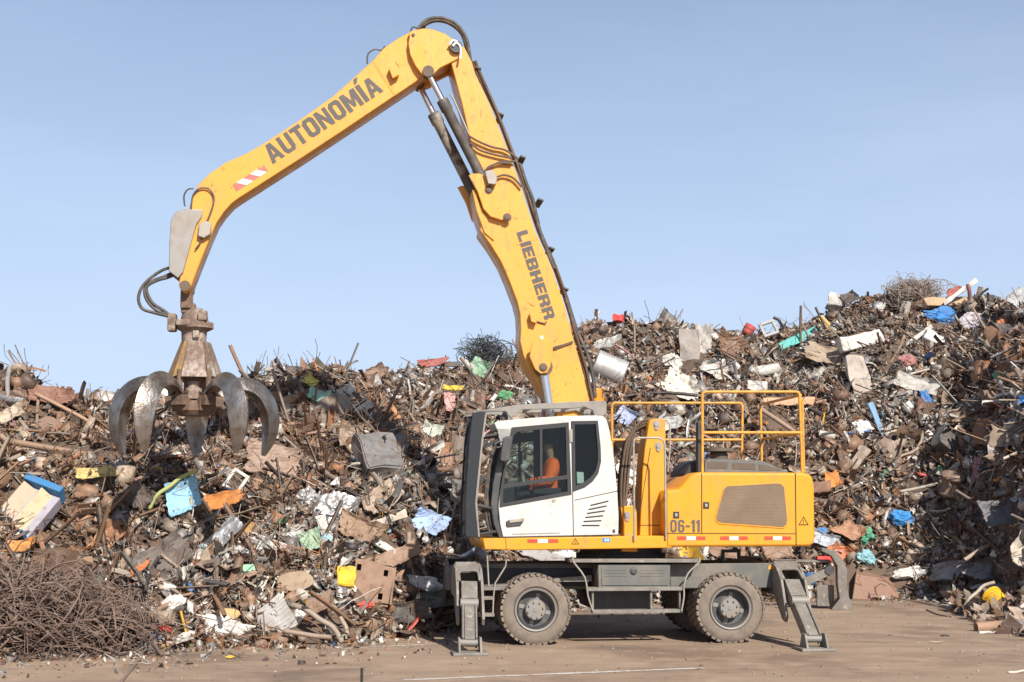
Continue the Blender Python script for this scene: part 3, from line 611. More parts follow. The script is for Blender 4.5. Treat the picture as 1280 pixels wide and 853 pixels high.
for a, b_, r in ((535, 88, .07), (516.5, 44, .03)):
    q = P(a, b_, S0 - .12); MB().lathe([(0, -.02), (r * .8, -.02), (r, -.006), (r, .01)], q, 'Y', 20).build('pivot_pin', M['hosebrown'], stick, auto=40)
q = P(231.5, 358, S0); b.tube([q + Vector((0, -.05, 0)), q + Vector((0, .6, 0))], .085, 20)
b.build('pivot_pin', M['hosebrown'], stick, auto=40)
b = MB(); q = P(570, 60, S0 - .12); b.tube([q + Vector((0, -.07, 0)), q + Vector((0, .02, 0))], .1, 16)
b.build('boom_pin', M['dark'], stick, auto=40)
tubes('pin_hose', [[(566, 58), (570, 54), (575, 58), (576, 66), (575, 74)], [(562, 56), (566, 51), (572, 53)]], S0 - .2, .02, M['refwhite'], stick, 4, 8)
frame_box('bracket', [(486, 85), (494, 83), (499, 93), (491, 98)], S0 - .13, S0 - .002, M['glareyellow'], stick, .004)
frame_box('weld_band', [(466, 78), (468, 76.5), (494, 116), (491.5, 118)], S0 - .006, S0 - .001, M['yellow'], stick, 0)
gpl = [(213.5, 275), (219, 266), (227, 261.5), (253, 262), (252, 271), (246, 280), (240, 300), (229, 340), (222.5, 348), (211, 339), (212, 300)]
frame_box('end_guard', gpl, S0 - .05, S0 - .002, M['plategrey'], stick, .01)
frame_box('end_guard', xz(gpl, S0 - .05), S1 + .002, S1 + .05, M['plategrey'], stick, .01, raw=True)
frame_box('end_guard', [(212, 300), (214, 275), (221, 266), (228, 262), (229, 266), (217, 280), (216, 338), (211, 339)], S0 + .0, S1, M['plategrey'], stick, 0)
frame_box('valve_block', [(249, 279), (257, 276), (264, 279), (263, 293), (255, 298), (247, 295)], S0 - .1, S0 - .002, M['alu'], stick, .015)
tubes('hydraulic_hose', [[(239, 262), (241, 245), (249, 236), (260, 236), (267, 245), (266, 258), (258, 279)], [(252, 297), (250, 304), (244, 312)]], S0 - .04, .014, M['hose'], stick, 4, 6)
tubes('hydraulic_hose', [[(231, 258), (230, 245), (235, 237), (242, 236)], [(459, 80), (460, 68), (468, 62), (477, 63), (481, 58)], [(513, 40), (516, 34), (522, 36), (520, 40)]], S0 + .15, .014, M['hose'], stick, 4, 6)
b = MB()
for i, (d, y) in enumerate(((-2, -.25), (4.5, -.12), (0.5, 0.), (6, .1), (2, .2), (-1, .28))):
    pts = [(524 + d, 37), (531, 28 + d * .6), (543, 23.5 + d * .5), (558, 25 + d * .5), (572, 33 + d * .6), (582 - d * .4, 48), (586 - d * .3, 66), (590, 84), (598, 104)]
    MB().tube([P(a, b_, y) for a, b_ in pts], .028, 8, 5).build('hydraulic_hose', M['hose'], stick, auto=60)
# ---- scratches and chips in the paint
def scratches(parent, y, boxes_, n, m, nm='paint_stain'):
    loops = []
    for _ in range(n):
        x0, y0, x1, y1 = random.choice(boxes_); x, yy = random.uniform(x0, x1), random.uniform(y0, y1); a = random.uniform(-.6, .6) + (math.pi / 2 if random.random() < .3 else 0)
        l, w = random.choice((random.uniform(1.5, 7), random.uniform(.8, 1.8))), random.uniform(.22, .55)
        c, s_ = math.cos(a), math.sin(a); k = random.uniform(-.6, .6)
        loops.append(xz([(x - l * c, yy - l * s_), (x + k * s_ - w * s_, yy - k * c + w * c), (x + l * c, yy + l * s_), (x + k * s_ + w * s_, yy - k * c - w * c)], y))
    b = MB()
    for lp in loops: b.add([(u, y, v) for u, v in lp], [(0, 1, 2, 3)])
    b.build(nm, m, parent)
scratches(boom, B0 - .003, [(598, 120, 606, 190), (612, 200, 638, 250), (630, 300, 665, 345), (655, 350, 676, 420), (690, 400, 700, 480), (668, 450, 725, 495)], 22, M['rustbrown'])
scratches(stick, S0 - .003, [(300, 205, 330, 222), (340, 175, 380, 190), (440, 115, 500, 125), (255, 225, 290, 245), (240, 280, 255, 310), (470, 80, 505, 100)], 18, M['rustbrown'])
# ---- grab
GC = P(243, 500, -.0); gx, gz = GC.x, GC.z
PXM = (P(1, 0, 0) - P(0, 0, 0)).length
q = P(231.5, 358, 0)
lk = MB()
for y in (-.12, .12): lk.box((q.x + .03, y, q.z - .17), (.17, .05, .40))
lk.box((q.x + .06, 0, q.z - .36), (.22, .2, .16)); lk.box((q.x + .1, 0, q.z - .48), (.16, .2, .2))
grab = lk.build('grab', M['rustbrown'], mach, .02)
def lz(py): return P(243, py, 0).z
MB().lathe([(0, lz(386)), (.12, lz(386)), (.15, lz(392)), (.2, lz(394)), (.22, lz(402)), (.30, lz(404)), (.30, lz(411)), (.2, lz(415)), (.19, lz(432)), (0, lz(432))], (gx - .03, 0, 0), 'Z', 24).build('rotator', M['mottle'], grab, auto=40)
b = MB(); boxes('valve_housing', [((gx - .36, -.1, lz(405)), (.13, .22, .28)), ((gx + .12, -.22, lz(397)), (.14, .12, .16)), ((gx - .17, -.27, lz(406)), (.22, .08, .10)), ((gx + .02, -.2, lz(420)), (.1, .1, .12))], M['mottle'], grab, .02)
core = MB().lathe([(0, lz(428)), (.17, lz(428)), (.24, lz(460)), (.24, lz(470)), (.17, lz(480)), (.17, lz(498)), (.26, lz(502)), (.3, lz(514)), (.24, lz(520)), (0, lz(520))], (gx, 0, 0), 'Z', 20).build('grab_body', M['rustbrown'], grab, auto=40)
for dx in (-.07, .07):
    MB().lathe([(0, -.03), (.045, -.03), (.05, -.015), (.06, -.01), (.06, .05)], (gx + dx, -.24, lz(508)), 'Y', 14).build('hub_pin', M['mottle'], grab, auto=40)
MB().lathe([(0, lz(478)), (.10, lz(478)), (.10, lz(486)), (.13, lz(487)), (.13, lz(500)), (0, lz(500))], (gx, -.16, 0), 'Z', 16).build('grab_ram', M['mottle'], grab, auto=40)
def tine_prof():
    return [(.20, -.02), (.32, .17), (.52, .33), (.78, .39), (1.03, .31), (1.21, .10), (1.29, -.18), (1.26, -.48), (1.15, -.76)], [.08, .10, .13, .155, .175, .19, .18, .14, .04]
def make_tine(az, z0):
    pr, wd = tine_prof()
    # smooth
    pts = [Vector((r, 0, z)) for r, z in pr]; N = 4; cp = []; ww = []
    for i in range(len(pts) - 1):
        p0, p1, p2, p3 = pts[max(i - 1, 0)], pts[i], pts[i + 1], pts[min(i + 2, len(pts) - 1)]
        for k in range(N):
            t = k / N; cp.append(.5 * ((2 * p1) + (p2 - p0) * t + (2 * p0 - 5 * p1 + 4 * p2 - p3) * t * t + (3 * p1 - p0 - 3 * p2 + p3) * t ** 3)); ww.append(wd[i] * (1 - t) + wd[i + 1] * t)
    cp.append(pts[-1]); ww.append(wd[-1])
    vs = []; m = 7
    for i, p in enumerate(cp):
        t = (cp[min(i + 1, len(cp) - 1)] - cp[max(i - 1, 0)]).normalized(); nrm = Vector((t.z, 0, -t.x))
        if nrm.dot(Vector((1, 0, 1)) if p.x < .9 else Vector((1, 0, 0))) < 0: nrm = -nrm
        w = ww[i]; th = .05
        for (s, h) in ((-1, -.15), (-.62, .0), (-.0, .13), (.62, .0), (1, -.15), (.45, -.10), (-.45, -.10)):
            vs.append(p + Vector((0, s * w, 0)) + nrm * (h * min(w / .2, 1.)))
    fs = []
    for i in range(len(cp) - 1):
        for k in range(m): fs.append((i * m + k, i * m + (k + 1) % m, (i + 1) * m + (k + 1) % m, (i + 1) * m + k))
    fs += [tuple(range(m)), tuple((len(cp) - 1) * m + k for k in range(m))[::-1]]
    mb = MB().add(vs, fs); o = mb.build('tine', M['steel'], grab, auto=28)
    o.location = (gx, 0, z0); o.rotation_euler = (0, 0, az)
    # cover over the tine cylinder
    zc0, zc1 = lz(430) - z0, lz(474) - z0
    cv = [(.12, -.10, zc0), (.12, .10, zc0), (.27, .17, zc1 + .04), (.27, -.17, zc1 + .04), (.21, -.115, zc0 + .03), (.21, .115, zc0 + .03), (.41, .20, zc1), (.41, -.20, zc1)]
    c = MB().add(cv, [(0, 1, 2, 3), (4, 7, 6, 5), (0, 4, 5, 1), (1, 5, 6, 2), (2, 6, 7, 3), (3, 7, 4, 0)]).build('cylinder_cover', M['covyellow' if 140 < math.degrees(az) < 200 else 'mottle'], grab, .015)
    c.location = (gx, 0, z0); c.rotation_euler = (0, 0, az + R(36))
    r = MB().tube([(.36, 0, zc1 + .12), (.40, 0, .1)], .05, 10); r.box((.36, 0, .08), (.16, .2, .16)); r.box((.22, 0, .02), (.2, .22, .2))
    r = r.build('tine_hinge', M['rustbrown'], grab, auto=40); r.location = (gx, 0, z0); r.rotation_euler = (0, 0, az)
for k in range(5): make_tine(R(94 + 72 * k), lz(508))
tubes('grab_hose', [[(221, 334), (205, 337), (188, 348), (177, 360), (173, 374), (178, 386), (192, 391), (212, 396)], [(223, 338), (205, 346), (190, 352), (181, 362), (184, 376), (197, 389), (216, 395)], [(226, 340), (210, 347), (196, 351), (183, 360), (190, 378), (204, 388), (222, 402)]], -.15, .025, M['hose'], grab, 5, 8)

# ---------------------------------------------------------------- operator
def skin_mesh(verts, edges, rad, root=0, sub=2):
    me = bpy.data.meshes.new('s'); me.from_pydata(verts, edges, []); me.update()
    ob = bpy.data.objects.new('s', me); COL.objects.link(ob)
    md = ob.modifiers.new('k', 'SKIN'); md.use_smooth_shade = True
    for i, v in enumerate(me.skin_vertices[0].data): v.radius = (rad[i], rad[i]); v.use_root = (i == root)
    s = ob.modifiers.new('u', 'SUBSURF'); s.levels = sub; s.render_levels = sub
    dg = bpy.context.evaluated_depsgraph_get(); out = bpy.data.meshes.new_from_object(ob.evaluated_get(dg))
    bpy.data.objects.remove(ob); bpy.data.meshes.remove(me)
    return out
pv, pe, pr_ = [], [], []
def node(p, r, par=None):
    pv.append(p); pr_.append(r); i = len(pv) - 1
    if par is not None: pe.append((par, i))
    return i
# seated, facing -x (front of the cab), local origin at the seat
pel = node((0, 0, .12), .14); w_ = node((.03, 0, .3), .14, pel); chst = node((.03, 0, .48), .16, w_); nb = node((.05, 0, .62), .07, chst); nk = node((.03, 0, .70), .055, nb)
hd0 = node((.015, 0, .78), .085, nk); hd1 = node((.0, 0, .86), .10, hd0); hd2 = node((.01, 0, .95), .07, hd1)
for s in (-1, 1):
    hip = node((-.05, s * .10, .10), .095, pel); kn = node((-.46, s * .13, .13), .065, hip); an = node((-.52, s * .13, -.30), .045, kn); to = node((-.68, s * .14, -.33), .04, an)
    sh = node((.06, s * .19, .57), .07, chst); el = node((-.04, s * .27, .32), .05, sh); wr_ = node((-.25, s * .29, .30), .036, el); pm = node((-.33, s * .29, .31), .034, wr_)
body = skin_mesh(pv, pe, pr_)
per = link('person', body, M['trouser'], None, True)
tag(per, 'seated machine operator in an orange high-visibility jacket inside the white cab', 'person')
per.matrix_world = MW @ Matrix.Translation((sx, cy, sz))
def part_shell(name, sel, grow, m):
    bm = bmesh.new(); bm.from_mesh(body); bm.normal_update()
    bmesh.ops.delete(bm, geom=[f for f in bm.faces if not sel(f.calc_center_median())], context='FACES')
    for v in bm.verts: v.co += v.normal * grow
    me = bpy.data.meshes.new(name); bm.to_mesh(me); bm.free(); return link(name, me, m, per, True)
part_shell('jacket', lambda c: .14 < c.z < .66 and c.x > -.27, .045, M['vest'])
part_shell('face_and_neck', lambda c: c.z > .64, .003, M['skin'])
part_shell('hair', lambda c: c.z > .88 or (c.z > .78 and c.x > .05), .012, M['hair'])
fc = MB()
fc.add([(-.10, 0, .84), (-.125, 0, .80), (-.09, -.02, .80), (-.09, .02, .80)], [(0, 1, 2), (0, 3, 1), (1, 3, 2)])
fc.build('nose', M['skin'], per)
b = MB()
for s in (-1, 1): b.lathe([(0, -.008), (.012, -.004), (.012, .004), (0, .008)], (-.088, s * .035, .862), 'Y', 8)
b.box((-.092, 0, .765), (.01, .045, .01)); b.build('eyes_and_mouth', M['hair'], per)
for s in (-1, 1):
    hv, he, hr = [(0, 0, 0), (-.08, 0, .0)], [(0, 1)], [.03, .034]
    for i, (oy, ln) in enumerate(((-.03, .06), (-.01, .07), (.011, .066), (.03, .05))):
        a = len(hv); hv += [(-.10, oy, .005), (-.10 - ln * .5, oy, .0), (-.10 - ln * .75, oy, -.03)]; he += [(1, a), (a, a + 1), (a + 1, a + 2)]; hr += [.011, .009, .008]
    a = len(hv); hv += [(-.04, -s * .04, .0), (-.075, -s * .055, -.02)]; he += [(0, a), (a, a + 1)]; hr += [.012, .009]
    h = link('hand', skin_mesh(hv, he, hr, 0, 1), M['skin'], per, True); h.location = (-.25, s * .29, .30)
rB, rO, wh, bg, gr, dk, bl, lb, ye, oc = (.22, .12, .075), (.58, .22, .055), (.53, .505, .46), (.50, .41, .31), (.36, .345, .33), (.045, .043, .042), (.03, .19, .48), (.24, .45, .58), (.75, .42, .02), (.46, .30, .12)
gn, te, rd, pk, si, mi = (.08, .26, .14), (.10, .40, .36), (.48, .055, .04), (.52, .26, .24), (.55, .55, .55), (.27, .48, .38)
# kind, name, px, py, width px, height px, angle deg (screen, ccw), colour, metal, label, category
ITEMS = [
 ('bar','scrap_post',11,482,52,6,90,gr,0,'grey post standing upright at the far end of the heap','post'),
 ('sheet','rusty_sheet',63,497,56,26,-8,(.23,.105,.07),0,'reddish brown rusty sheet on the crest near the upright grey post','sheet'),
 ('sheet','rusty_plate',27,499,30,24,-20,(.24,.15,.11),0,'brown square plate leaning under the upright grey post','plate'),
 ('bar','long_bar',92,520,108,5,-30,(.36,.22,.14),0,'long thin rusty bar sloping down towards the grab','bar'),
 ('bar','thin_pole',47,520,52,4,89,(.36,.24,.16),0,'thin upright rusty pole beside the sloping bar','pole'),
 ('bar','long_pipe',92,562,150,8,-7,(.28,.17,.11),0,'long brown pipe lying almost level below the grab','pipe'),
 ('bar','bent_pipe',24,560,62,7,-34,(.30,.20,.14),0,'short brown pipe crossing the long level pipe','pipe'),
 ('disc','oval_plate',61,531,22,28,60,(.23,.14,.10),0,'oval rust brown plate between the thin pole and long bar','plate'),
 ('sheet','pale_sheet',12,519,34,16,30,bg,0,'pale beige folded sheet at the far end of the heap','sheet'),
 ('sheet','yellow_panel',122,593,48,17,11,(.52,.40,.15),0,'faded yellow notched panel below the open grab','panel'),
 ('drum','pale_drum',52,581,17,15,85,(.45,.33,.25),0,'small pinkish beige drum above the blue ended casing','drum'),
 ('sheet','light_blue_sheet',232,622,40,42,25,lb,0,'torn light blue round sheet lying under the grab','sheet'),
 ('sheet','orange_sheet',272,631,62,24,12,rO,0,'bent orange rusty sheet beside the light blue sheet','sheet'),
 ('frame','white_frame',295,602,22,27,-33,wh,0,'white rectangular plastic frame tilted on the heap','frame'),
 ('curve','bent_pole',214,610,72,5,42,(.35,.36,.12),0,'yellow green bent pole beside the light blue sheet','pole'),
 ('sheet','black_mesh',172,622,32,30,40,dk,0,'black mesh sheet folded between yellow panel and blue sheet','mesh'),
 ('sheet','white_sheet',141,499,34,17,-6,wh,0,'white crumpled sheet on the crest just beside the grab','sheet'),
 ('bar','dark_stick',144,484,20,4,63,dk,0,'short dark stick poking up above the white crumpled sheet','stick'),
 ('sheet','silver_sheet',277,672,56,20,48,(.50,.52,.54),.6,'folded silver sheet below the orange rusty sheet','sheet'),
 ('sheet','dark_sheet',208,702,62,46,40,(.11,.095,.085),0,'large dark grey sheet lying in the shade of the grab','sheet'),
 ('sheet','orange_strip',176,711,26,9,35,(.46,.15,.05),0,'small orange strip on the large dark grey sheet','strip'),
 ('sheet','orange_rag',27,684,34,18,12,(.50,.22,.06),0,'bright orange rag in front of the blue ended casing','rag'),
 ('drum','ochre_drum',200,772,34,17,0,(.30,.23,.17),0,'beige crushed drum beside the wire tangle','drum'),
 ('sheet','red_strip',203,786,28,7,-8,rd,0,'flat red strip under the beige crushed drum','strip'),
 ('disc','ochre_lid',285,768,30,15,0,oc,0,'round ochre lid near the foot of the heap','lid'),
 ('lump','white_bundle',282,785,52,24,-10,(.62,.60,.56),0,'white crumpled bundle under the round ochre lid','bundle'),
 ('sheet','white_scrap',224,800,30,12,18,wh,0,'white torn scrap lying at the very foot of the heap','scrap'),
 ('lump','white_block',216,756,30,18,20,(.60,.57,.52),0,'off white broken casting above the beige crushed drum','casting'),
 ('sheet','white_strip',168,762,34,10,14,wh,0,'white flattened strip beside the wire tangle','strip'),
 ('disc','wooden_cone',312,664,24,24,80,(.40,.23,.09),0,'ochre brown cone shaped piece below the white frame','cone'),
 ('sheet','brown_slab',346,582,76,46,-12,(.33,.23,.175),0,'wide dusty brown slab behind the white frame','slab'),
 ('lump','silver_scrap',418,636,44,34,10,si,.7,'shiny crumpled silver scrap uphill of the white bracket','scrap'),
 ('lump','silver_scrap',387,626,30,30,40,(.5,.5,.5),.6,'silver crumpled scrap nearest the dusty brown slab','scrap'),
 ('plank','white_bracket',405,660,36,12,-68,wh,0,'white steel bracket standing among silver scrap','bracket'),
 ('sheet','green_sheet',388,677,24,26,20,(.30,.44,.30),0,'pale green torn sheet below the silver scrap','sheet'),
 ('box','green_box',314,712,21,10,-4,(.25,.46,.30),0,'small pale green box low on the heap','box'),
 ('disc','woven_basket',369,727,46,26,0,(.36,.26,.17),0,'round brown basket shaped rim low on the heap','rim'),
 ('box','yellow_can',433,724,21,29,-4,(.72,.42,.02),0,'bright yellow square can beside the big rusty box','can'),
 ('sheet','rusty_arm',492,699,70,22,24,(.30,.19,.13),0,'rusty flat arm running up from the big rusty box','arm'),
 ('curve','grey_pipe',398,776,78,7,-34,(.30,.24,.185),0,'long dusty pipe sloping down to the ground left of the rusty box','pipe'),
 ('curve','grey_branch',426,776,44,6,-62,(.40,.31,.24),0,'short bent dusty branch below the bright yellow can','branch'),
 ('bar','fallen_pipe',384,793,58,6,-9,(.28,.21,.16),0,'dusty pipe lying level at the foot of the heap','pipe'),
 ('corr','silver_louvre',344,772,46,40,-52,(.52,.50,.47),.3,'grey ribbed radiator sheet at the foot of the heap','radiator'),
 ('sheet','blue_sheet',536,656,44,31,-16,(.33,.45,.68),0,'smooth pale blue sheet just left of the cab guard','sheet'),
 ('plank','white_plank',478,652,62,9,20,(.66,.60,.50),0,'cream plank sloping above the big rusty box','plank'),
 ('plank','white_bar',480,683,30,9,-36,wh,0,'short white bar beside the rusty flat arm','bar'),
 ('sheet','torn_panel',450,664,60,30,-22,(.32,.21,.14),0,'rusty torn panel left of the cream plank','panel'),
 ('bar','shiny_pipe',576,696,70,6,32,(.52,.58,.66),.6,'long shiny grey pipe leaning beside the front outrigger','pipe'),
 ('sheet','dark_glass',540,752,62,22,8,(.10,.13,.115),.2,'dark green sheet of glass beside the front outrigger','glass'),
 ('sheet','black_sheet',512,766,50,26,12,dk,0,'black crumpled sheet in front of the dark green glass','sheet'),
 ('lump','white_bag',530,730,46,18,-10,(.62,.62,.62),0,'white crumpled bag above the dark green glass','bag'),
 ('bar','wooden_post',511,688,44,6,88,(.36,.26,.18),0,'upright wooden post right of the big rusty box','post'),
 ('lump','red_scrap',458,757,20,9,0,(.55,.08,.05),0,'small red scrap under the big rusty box','scrap'),
 ('sheet','brown_dish',401,757,34,22,30,(.25,.16,.11),0,'brown dished plate above the sloping dusty pipe','plate'),
 ('tri','rusty_spike',381,455,14,22,10,(.24,.15,.11),0,'brown spike standing on the crest between grab and boom','spike'),
 ('tri','dark_triangle',402,455,22,19,0,(.03,.04,.035),0,'dark triangular plate on the crest beside the brown spike','plate'),
 ('sheet','brown_flap',472,455,26,18,28,(.26,.17,.12),0,'brown flap of sheet on the crest below the stick','sheet'),
 ('sheet','mint_sheet',400,497,30,17,-14,mi,0,'mint green bent sheet high on the heap right of grab','sheet'),
 ('sheet','cream_sheet',434,496,25,24,40,(.62,.57,.49),0,'cream torn sheet right of the mint green sheet','sheet'),
 ('corr','cream_ribbed',450,511,30,18,42,(.60,.56,.49),0,'cream ribbed sheet below the cream torn sheet','sheet'),
 ('tee','orange_pipe',497,522,36,8,-58,(.42,.20,.09),0,'rusty orange branched pipe high on the heap','pipe'),
 ('sheet','mint_flake',540,541,20,26,70,(.55,.58,.50),0,'pale grey green sheet left of the cab guard','sheet'),
 ('sheet','red_wreck',541,453,36,10,10,(.30,.085,.07),0,'crumpled red sheet just under the crest left of boom','sheet'),
 ('plank','dark_beam',548,441,52,5,2,dk,0,'flat dark beam on the crest above the red sheet','beam'),
 ('sheet','green_panel',600,461,26,22,-30,(.25,.42,.28),0,'green bent panel on the crest left of the boom','panel'),
 ('plank','white_beam',583,430,24,7,-38,wh,0,'short white beam on the crest beside the wire ball','beam'),
 ('plank','yellow_strip',565,485,30,6,-4,(.68,.46,.06),0,'flat yellow strip left of the boom foot','strip'),
 ('sheet','pink_sheet',562,503,13,24,0,(.50,.28,.26),0,'small upright pink sheet left of the cab roof','sheet'),
 ('sheet','yellow_scrap',388,478,18,13,-40,(.52,.44,.10),0,'small yellow green scrap under the dark triangular plate','scrap'),
 ('lump','green_lump',630,495,18,14,0,(.08,.27,.12),0,'green crumpled lump beside the boom cylinder','lump'),
 ('duct','silver_duct',762,462,40,36,-24,(.52,.51,.49),.5,'crushed ribbed silver duct right of the boom','duct'),
 ('box','red_box',773,391,13,9,-6,(.60,.05,.04),0,'small red box on the crest right of the boom','box'),
 ('sheet','grey_fender',757,432,34,18,18,(.40,.40,.38),.2,'grey crumpled fender above the ribbed silver duct','fender'),
 ('lump','white_wreck',841,458,22,32,20,(.68,.66,.60),0,'white torn lump in the middle of the heap','lump'),
 ('sheet','white_hood',850,487,44,38,-25,(.70,.66,.58),0,'large cream crumpled sheet above the front railing','sheet'),
 ('plank','grey_slab',862,442,62,24,88,(.27,.24,.21),0,'tall dark slab leaning upright under the crest','slab'),
 ('sheet','grey_panel',877,432,22,54,-6,(.45,.43,.40),0,'tall pale grey panel beside the tall dark slab','panel'),
 ('sheet','wide_panel',895,463,32,22,-30,(.58,.55,.50),0,'pale panel lying right of the tall grey panel','panel'),
 ('pipe','white_cylinder',959,463,30,14,10,wh,0,'white crushed cylinder above the rear railing','cylinder'),
 ('box','white_box',946,485,24,15,-8,wh,0,'white box just above the rear railing','box'),
 ('drum','red_drum',935,414,16,14,60,(.36,.06,.05),0,'red drum with a dark rim on the crest','drum'),
 ('plank','teal_panel',999,423,62,12,30,te,0,'long teal panel sloping up near the crest','panel'),
 ('curve','black_bar',975,390,24,4,-48,dk,0,'bent black bar sticking up out of the crest','bar'),
 ('frame','grey_frame',961,411,20,20,20,gr,0,'bent grey frame on the crest left of teal panel','frame'),
 ('box','white_carton',1046,375,22,20,-20,wh,0,'white cube shaped carton on the crest above teal panel','carton'),
 ('sheet','dark_tarp',1062,374,20,16,20,dk,0,'dark tarp lying beside the white carton on the crest','tarp'),
 ('plank','long_white_plank',1200,350,52,5,38,(.62,.58,.54),0,'long pale plank sticking up steeply from the crest','plank'),
 ('sheet','red_flap',1192,353,22,10,18,(.30,.09,.07),0,'dark red flap beside the steep pale plank','sheet'),
 ('bar','short_post',1211,356,24,5,95,(.18,.06,.05),0,'short dark red post propping the steep pale plank','post'),
 ('box','cardboard_box',1182,379,56,13,2,(.42,.29,.17),0,'long flat brown cardboard box under the crest','box'),
 ('lump','blue_tarp',1180,396,40,20,-6,bl,0,'bright blue tarp below the brown cardboard box','tarp'),
 ('box','white_board',1166,425,26,17,-30,(.78,.76,.72),0,'white square board below the bright blue tarp','board'),
 ('plank','white_rail',1151,418,34,5,38,(.66,.62,.57),0,'narrow pale rail beside the white square board','rail'),
 ('box','white_bumper',1075,427,60,17,14,(.68,.65,.60),0,'long white car bumper lying across the heap','bumper'),
 ('plank','yellow_beam',1033,405,24,8,-62,(.58,.34,.10),0,'short yellow beam above the white car bumper','beam'),
 ('sheet','brown_canvas',1032,446,54,26,-16,(.34,.26,.18),0,'brown crumpled canvas under the white car bumper','canvas'),
 ('plank','mottled_slab',1074,474,60,25,-82,(.46,.40,.34),0,'tall slab with peeling white paint leaning upright','slab'),
 ('sheet','blue_flag',1158,498,9,20,20,(.04,.22,.55),0,'small bright blue strip in the middle of the right slope','strip'),
 ('plank','blue_plank',1096,524,44,8,-80,(.17,.31,.50),0,'upright pale blue plank below the peeling slab','plank'),
 ('lump','lavender_bag',1217,402,28,22,0,(.52,.48,.52),0,'pale lavender bag right of the bright blue tarp','bag'),
 ('lump','orange_ball',1252,403,11,11,0,(.60,.22,.10),0,'small orange ball high on the right slope','ball'),
 ('sheet','grey_plate',1270,369,28,22,32,(.40,.41,.42),0,'pale grey plate on the crest at the end of heap','plate'),
 ('lump','red_bundle',1135,451,22,15,0,(.34,.14,.13),0,'dull red bundle beneath the white square board','bundle'),
 ('sheet','grey_flap',1146,481,50,20,-16,(.44,.42,.38),0,'grey flap of sheet above the small bright blue strip','sheet'),
 ('lump','white_paper',1078,536,25,19,-20,(.74,.72,.68),0,'white crumpled paper left of the pale blue plank foot','paper'),
 ('pipe','white_tube',1034,544,20,8,-16,wh,0,'short white tube right of the rear railing','tube'),
 ('spool','rusty_spool',1190,605,28,26,0,(.25,.17,.12),0,'round rusty cable drum low on the right slope','cable drum'),
 ('sheet','orange_scrap',1041,602,18,22,20,(.62,.22,.05),0,'bright orange sheet right behind the engine housing','sheet'),
 ('box','brown_carton',1026,610,26,14,6,(.26,.13,.08),0,'dark brown box right behind the engine housing','box'),
 ('lump','blue_bag',1125,648,30,18,-8,(.03,.22,.52),0,'bright blue crumpled bag on the lower right slope','bag'),
 ('curve','white_ring',1108,646,22,4,70,wh,0,'curved white pipe beside the bright blue bag','pipe'),
 ('lump','green_bag',1082,669,22,20,20,(.08,.32,.20),0,'green crumpled bag behind the rear outrigger','bag'),
 ('sheet','rusty_flap',1064,665,30,22,-30,(.36,.19,.11),0,'rusty flap beside the green crumpled bag','sheet'),
 ('sheet','pale_blue_sheet',1034,677,34,18,-20,(.44,.49,.54),0,'pale blue grey sheet below the engine housing end','sheet'),
 ('lump','blue_scrap',1027,664,14,9,0,(.06,.20,.45),0,'small blue scrap beside the pale blue grey sheet','scrap'),
 ('pipe','red_pipe',1031,699,21,7,-2,(.62,.06,.05),0,'short bright red pipe above the rear outrigger','pipe'),
 ('sheet','orange_bag',1048,690,20,22,40,(.52,.17,.07),0,'orange bag beside the short bright red pipe','bag'),
 ('lump','teal_cloth',1084,698,28,16,-30,(.22,.42,.46),0,'teal cloth left of the big rusty box shell','cloth'),
 ('sheet','grey_door',1186,715,42,22,8,(.44,.43,.41),.1,'pale grey door lying at the foot of right slope','door'),
 ('sheet','grey_sheet',1230,715,62,22,8,(.36,.37,.39),.1,'wide grey sheet beside the pale grey door','sheet'),
 ('sheet','beige_panel',1276,690,34,46,-38,(.50,.44,.36),0,'beige panel at the foot of the heap beside grey sheet','panel'),
 ('sheet','slate_sheet',1254,645,52,34,10,(.14,.15,.17),0,'dark slate sheet above the wide grey sheet','sheet'),
 ('sheet','red_white_strip',1220,586,8,28,-12,(.46,.25,.24),0,'narrow red and white strip right of the cable drum','strip'),
 ('curve','bent_hose',1222,742,46,4,38,(.40,.33,.26),0,'bent dusty pipe arching up beside the yellow bucket','pipe'),
 ('bar','grey_bar',1225,632,70,4,-32,(.16,.12,.10),0,'long dark bar sloping through the shaded right slope','bar'),
 ('bar','steel_rod',1148,610,48,4,12,(.40,.36,.31),0,'pale thin rod on the right slope above blue bag','rod'),
 ('lump','white_scrap',1140,716,34,14,6,(.66,.64,.6),0,'white torn bundle right of the big rusty box shell','bundle'),
 ('sheet','white_flake',1012,735,8,5,0,wh,0,'small white flake of scrap behind the rear outrigger','flake'),
 ('plank','rusty_beam',900,690,60,12,-12,(.30,.18,.12),0,'rusty beam seen through the gap under the engine','beam'),
 ('sheet','grey_gusset',672,695,54,20,-28,(.36,.35,.34),0,'grey sheet seen through the gap under the cab','sheet'),
 ('lump','pale_scrap',705,694,36,12,0,(.62,.6,.56),0,'pale crumpled scrap behind the front wheel','scrap'),
 ('bar','rust_pole',1120,440,46,4,60,(.30,.20,.14),0,'thin rusty pole between bumper and white board','pole'),
 ('bar','rust_rail',978,532,80,6,-34,(.33,.23,.17),0,'rusty rail sloping down behind the rear railing','rail'),
 ('plank','tan_board',985,502,70,10,2,(.50,.28,.16),0,'long terracotta board behind the top of rear railing','board'),
 ('sheet','lavender_sheet',783,522,24,22,-32,(.36,.40,.56),0,'smooth lavender sheet just right of the cab roof','sheet'),
 ('sheet','pale_lid',838,530,30,16,14,(.56,.57,.56),0,'pale lid behind the hose tower','lid'),
]
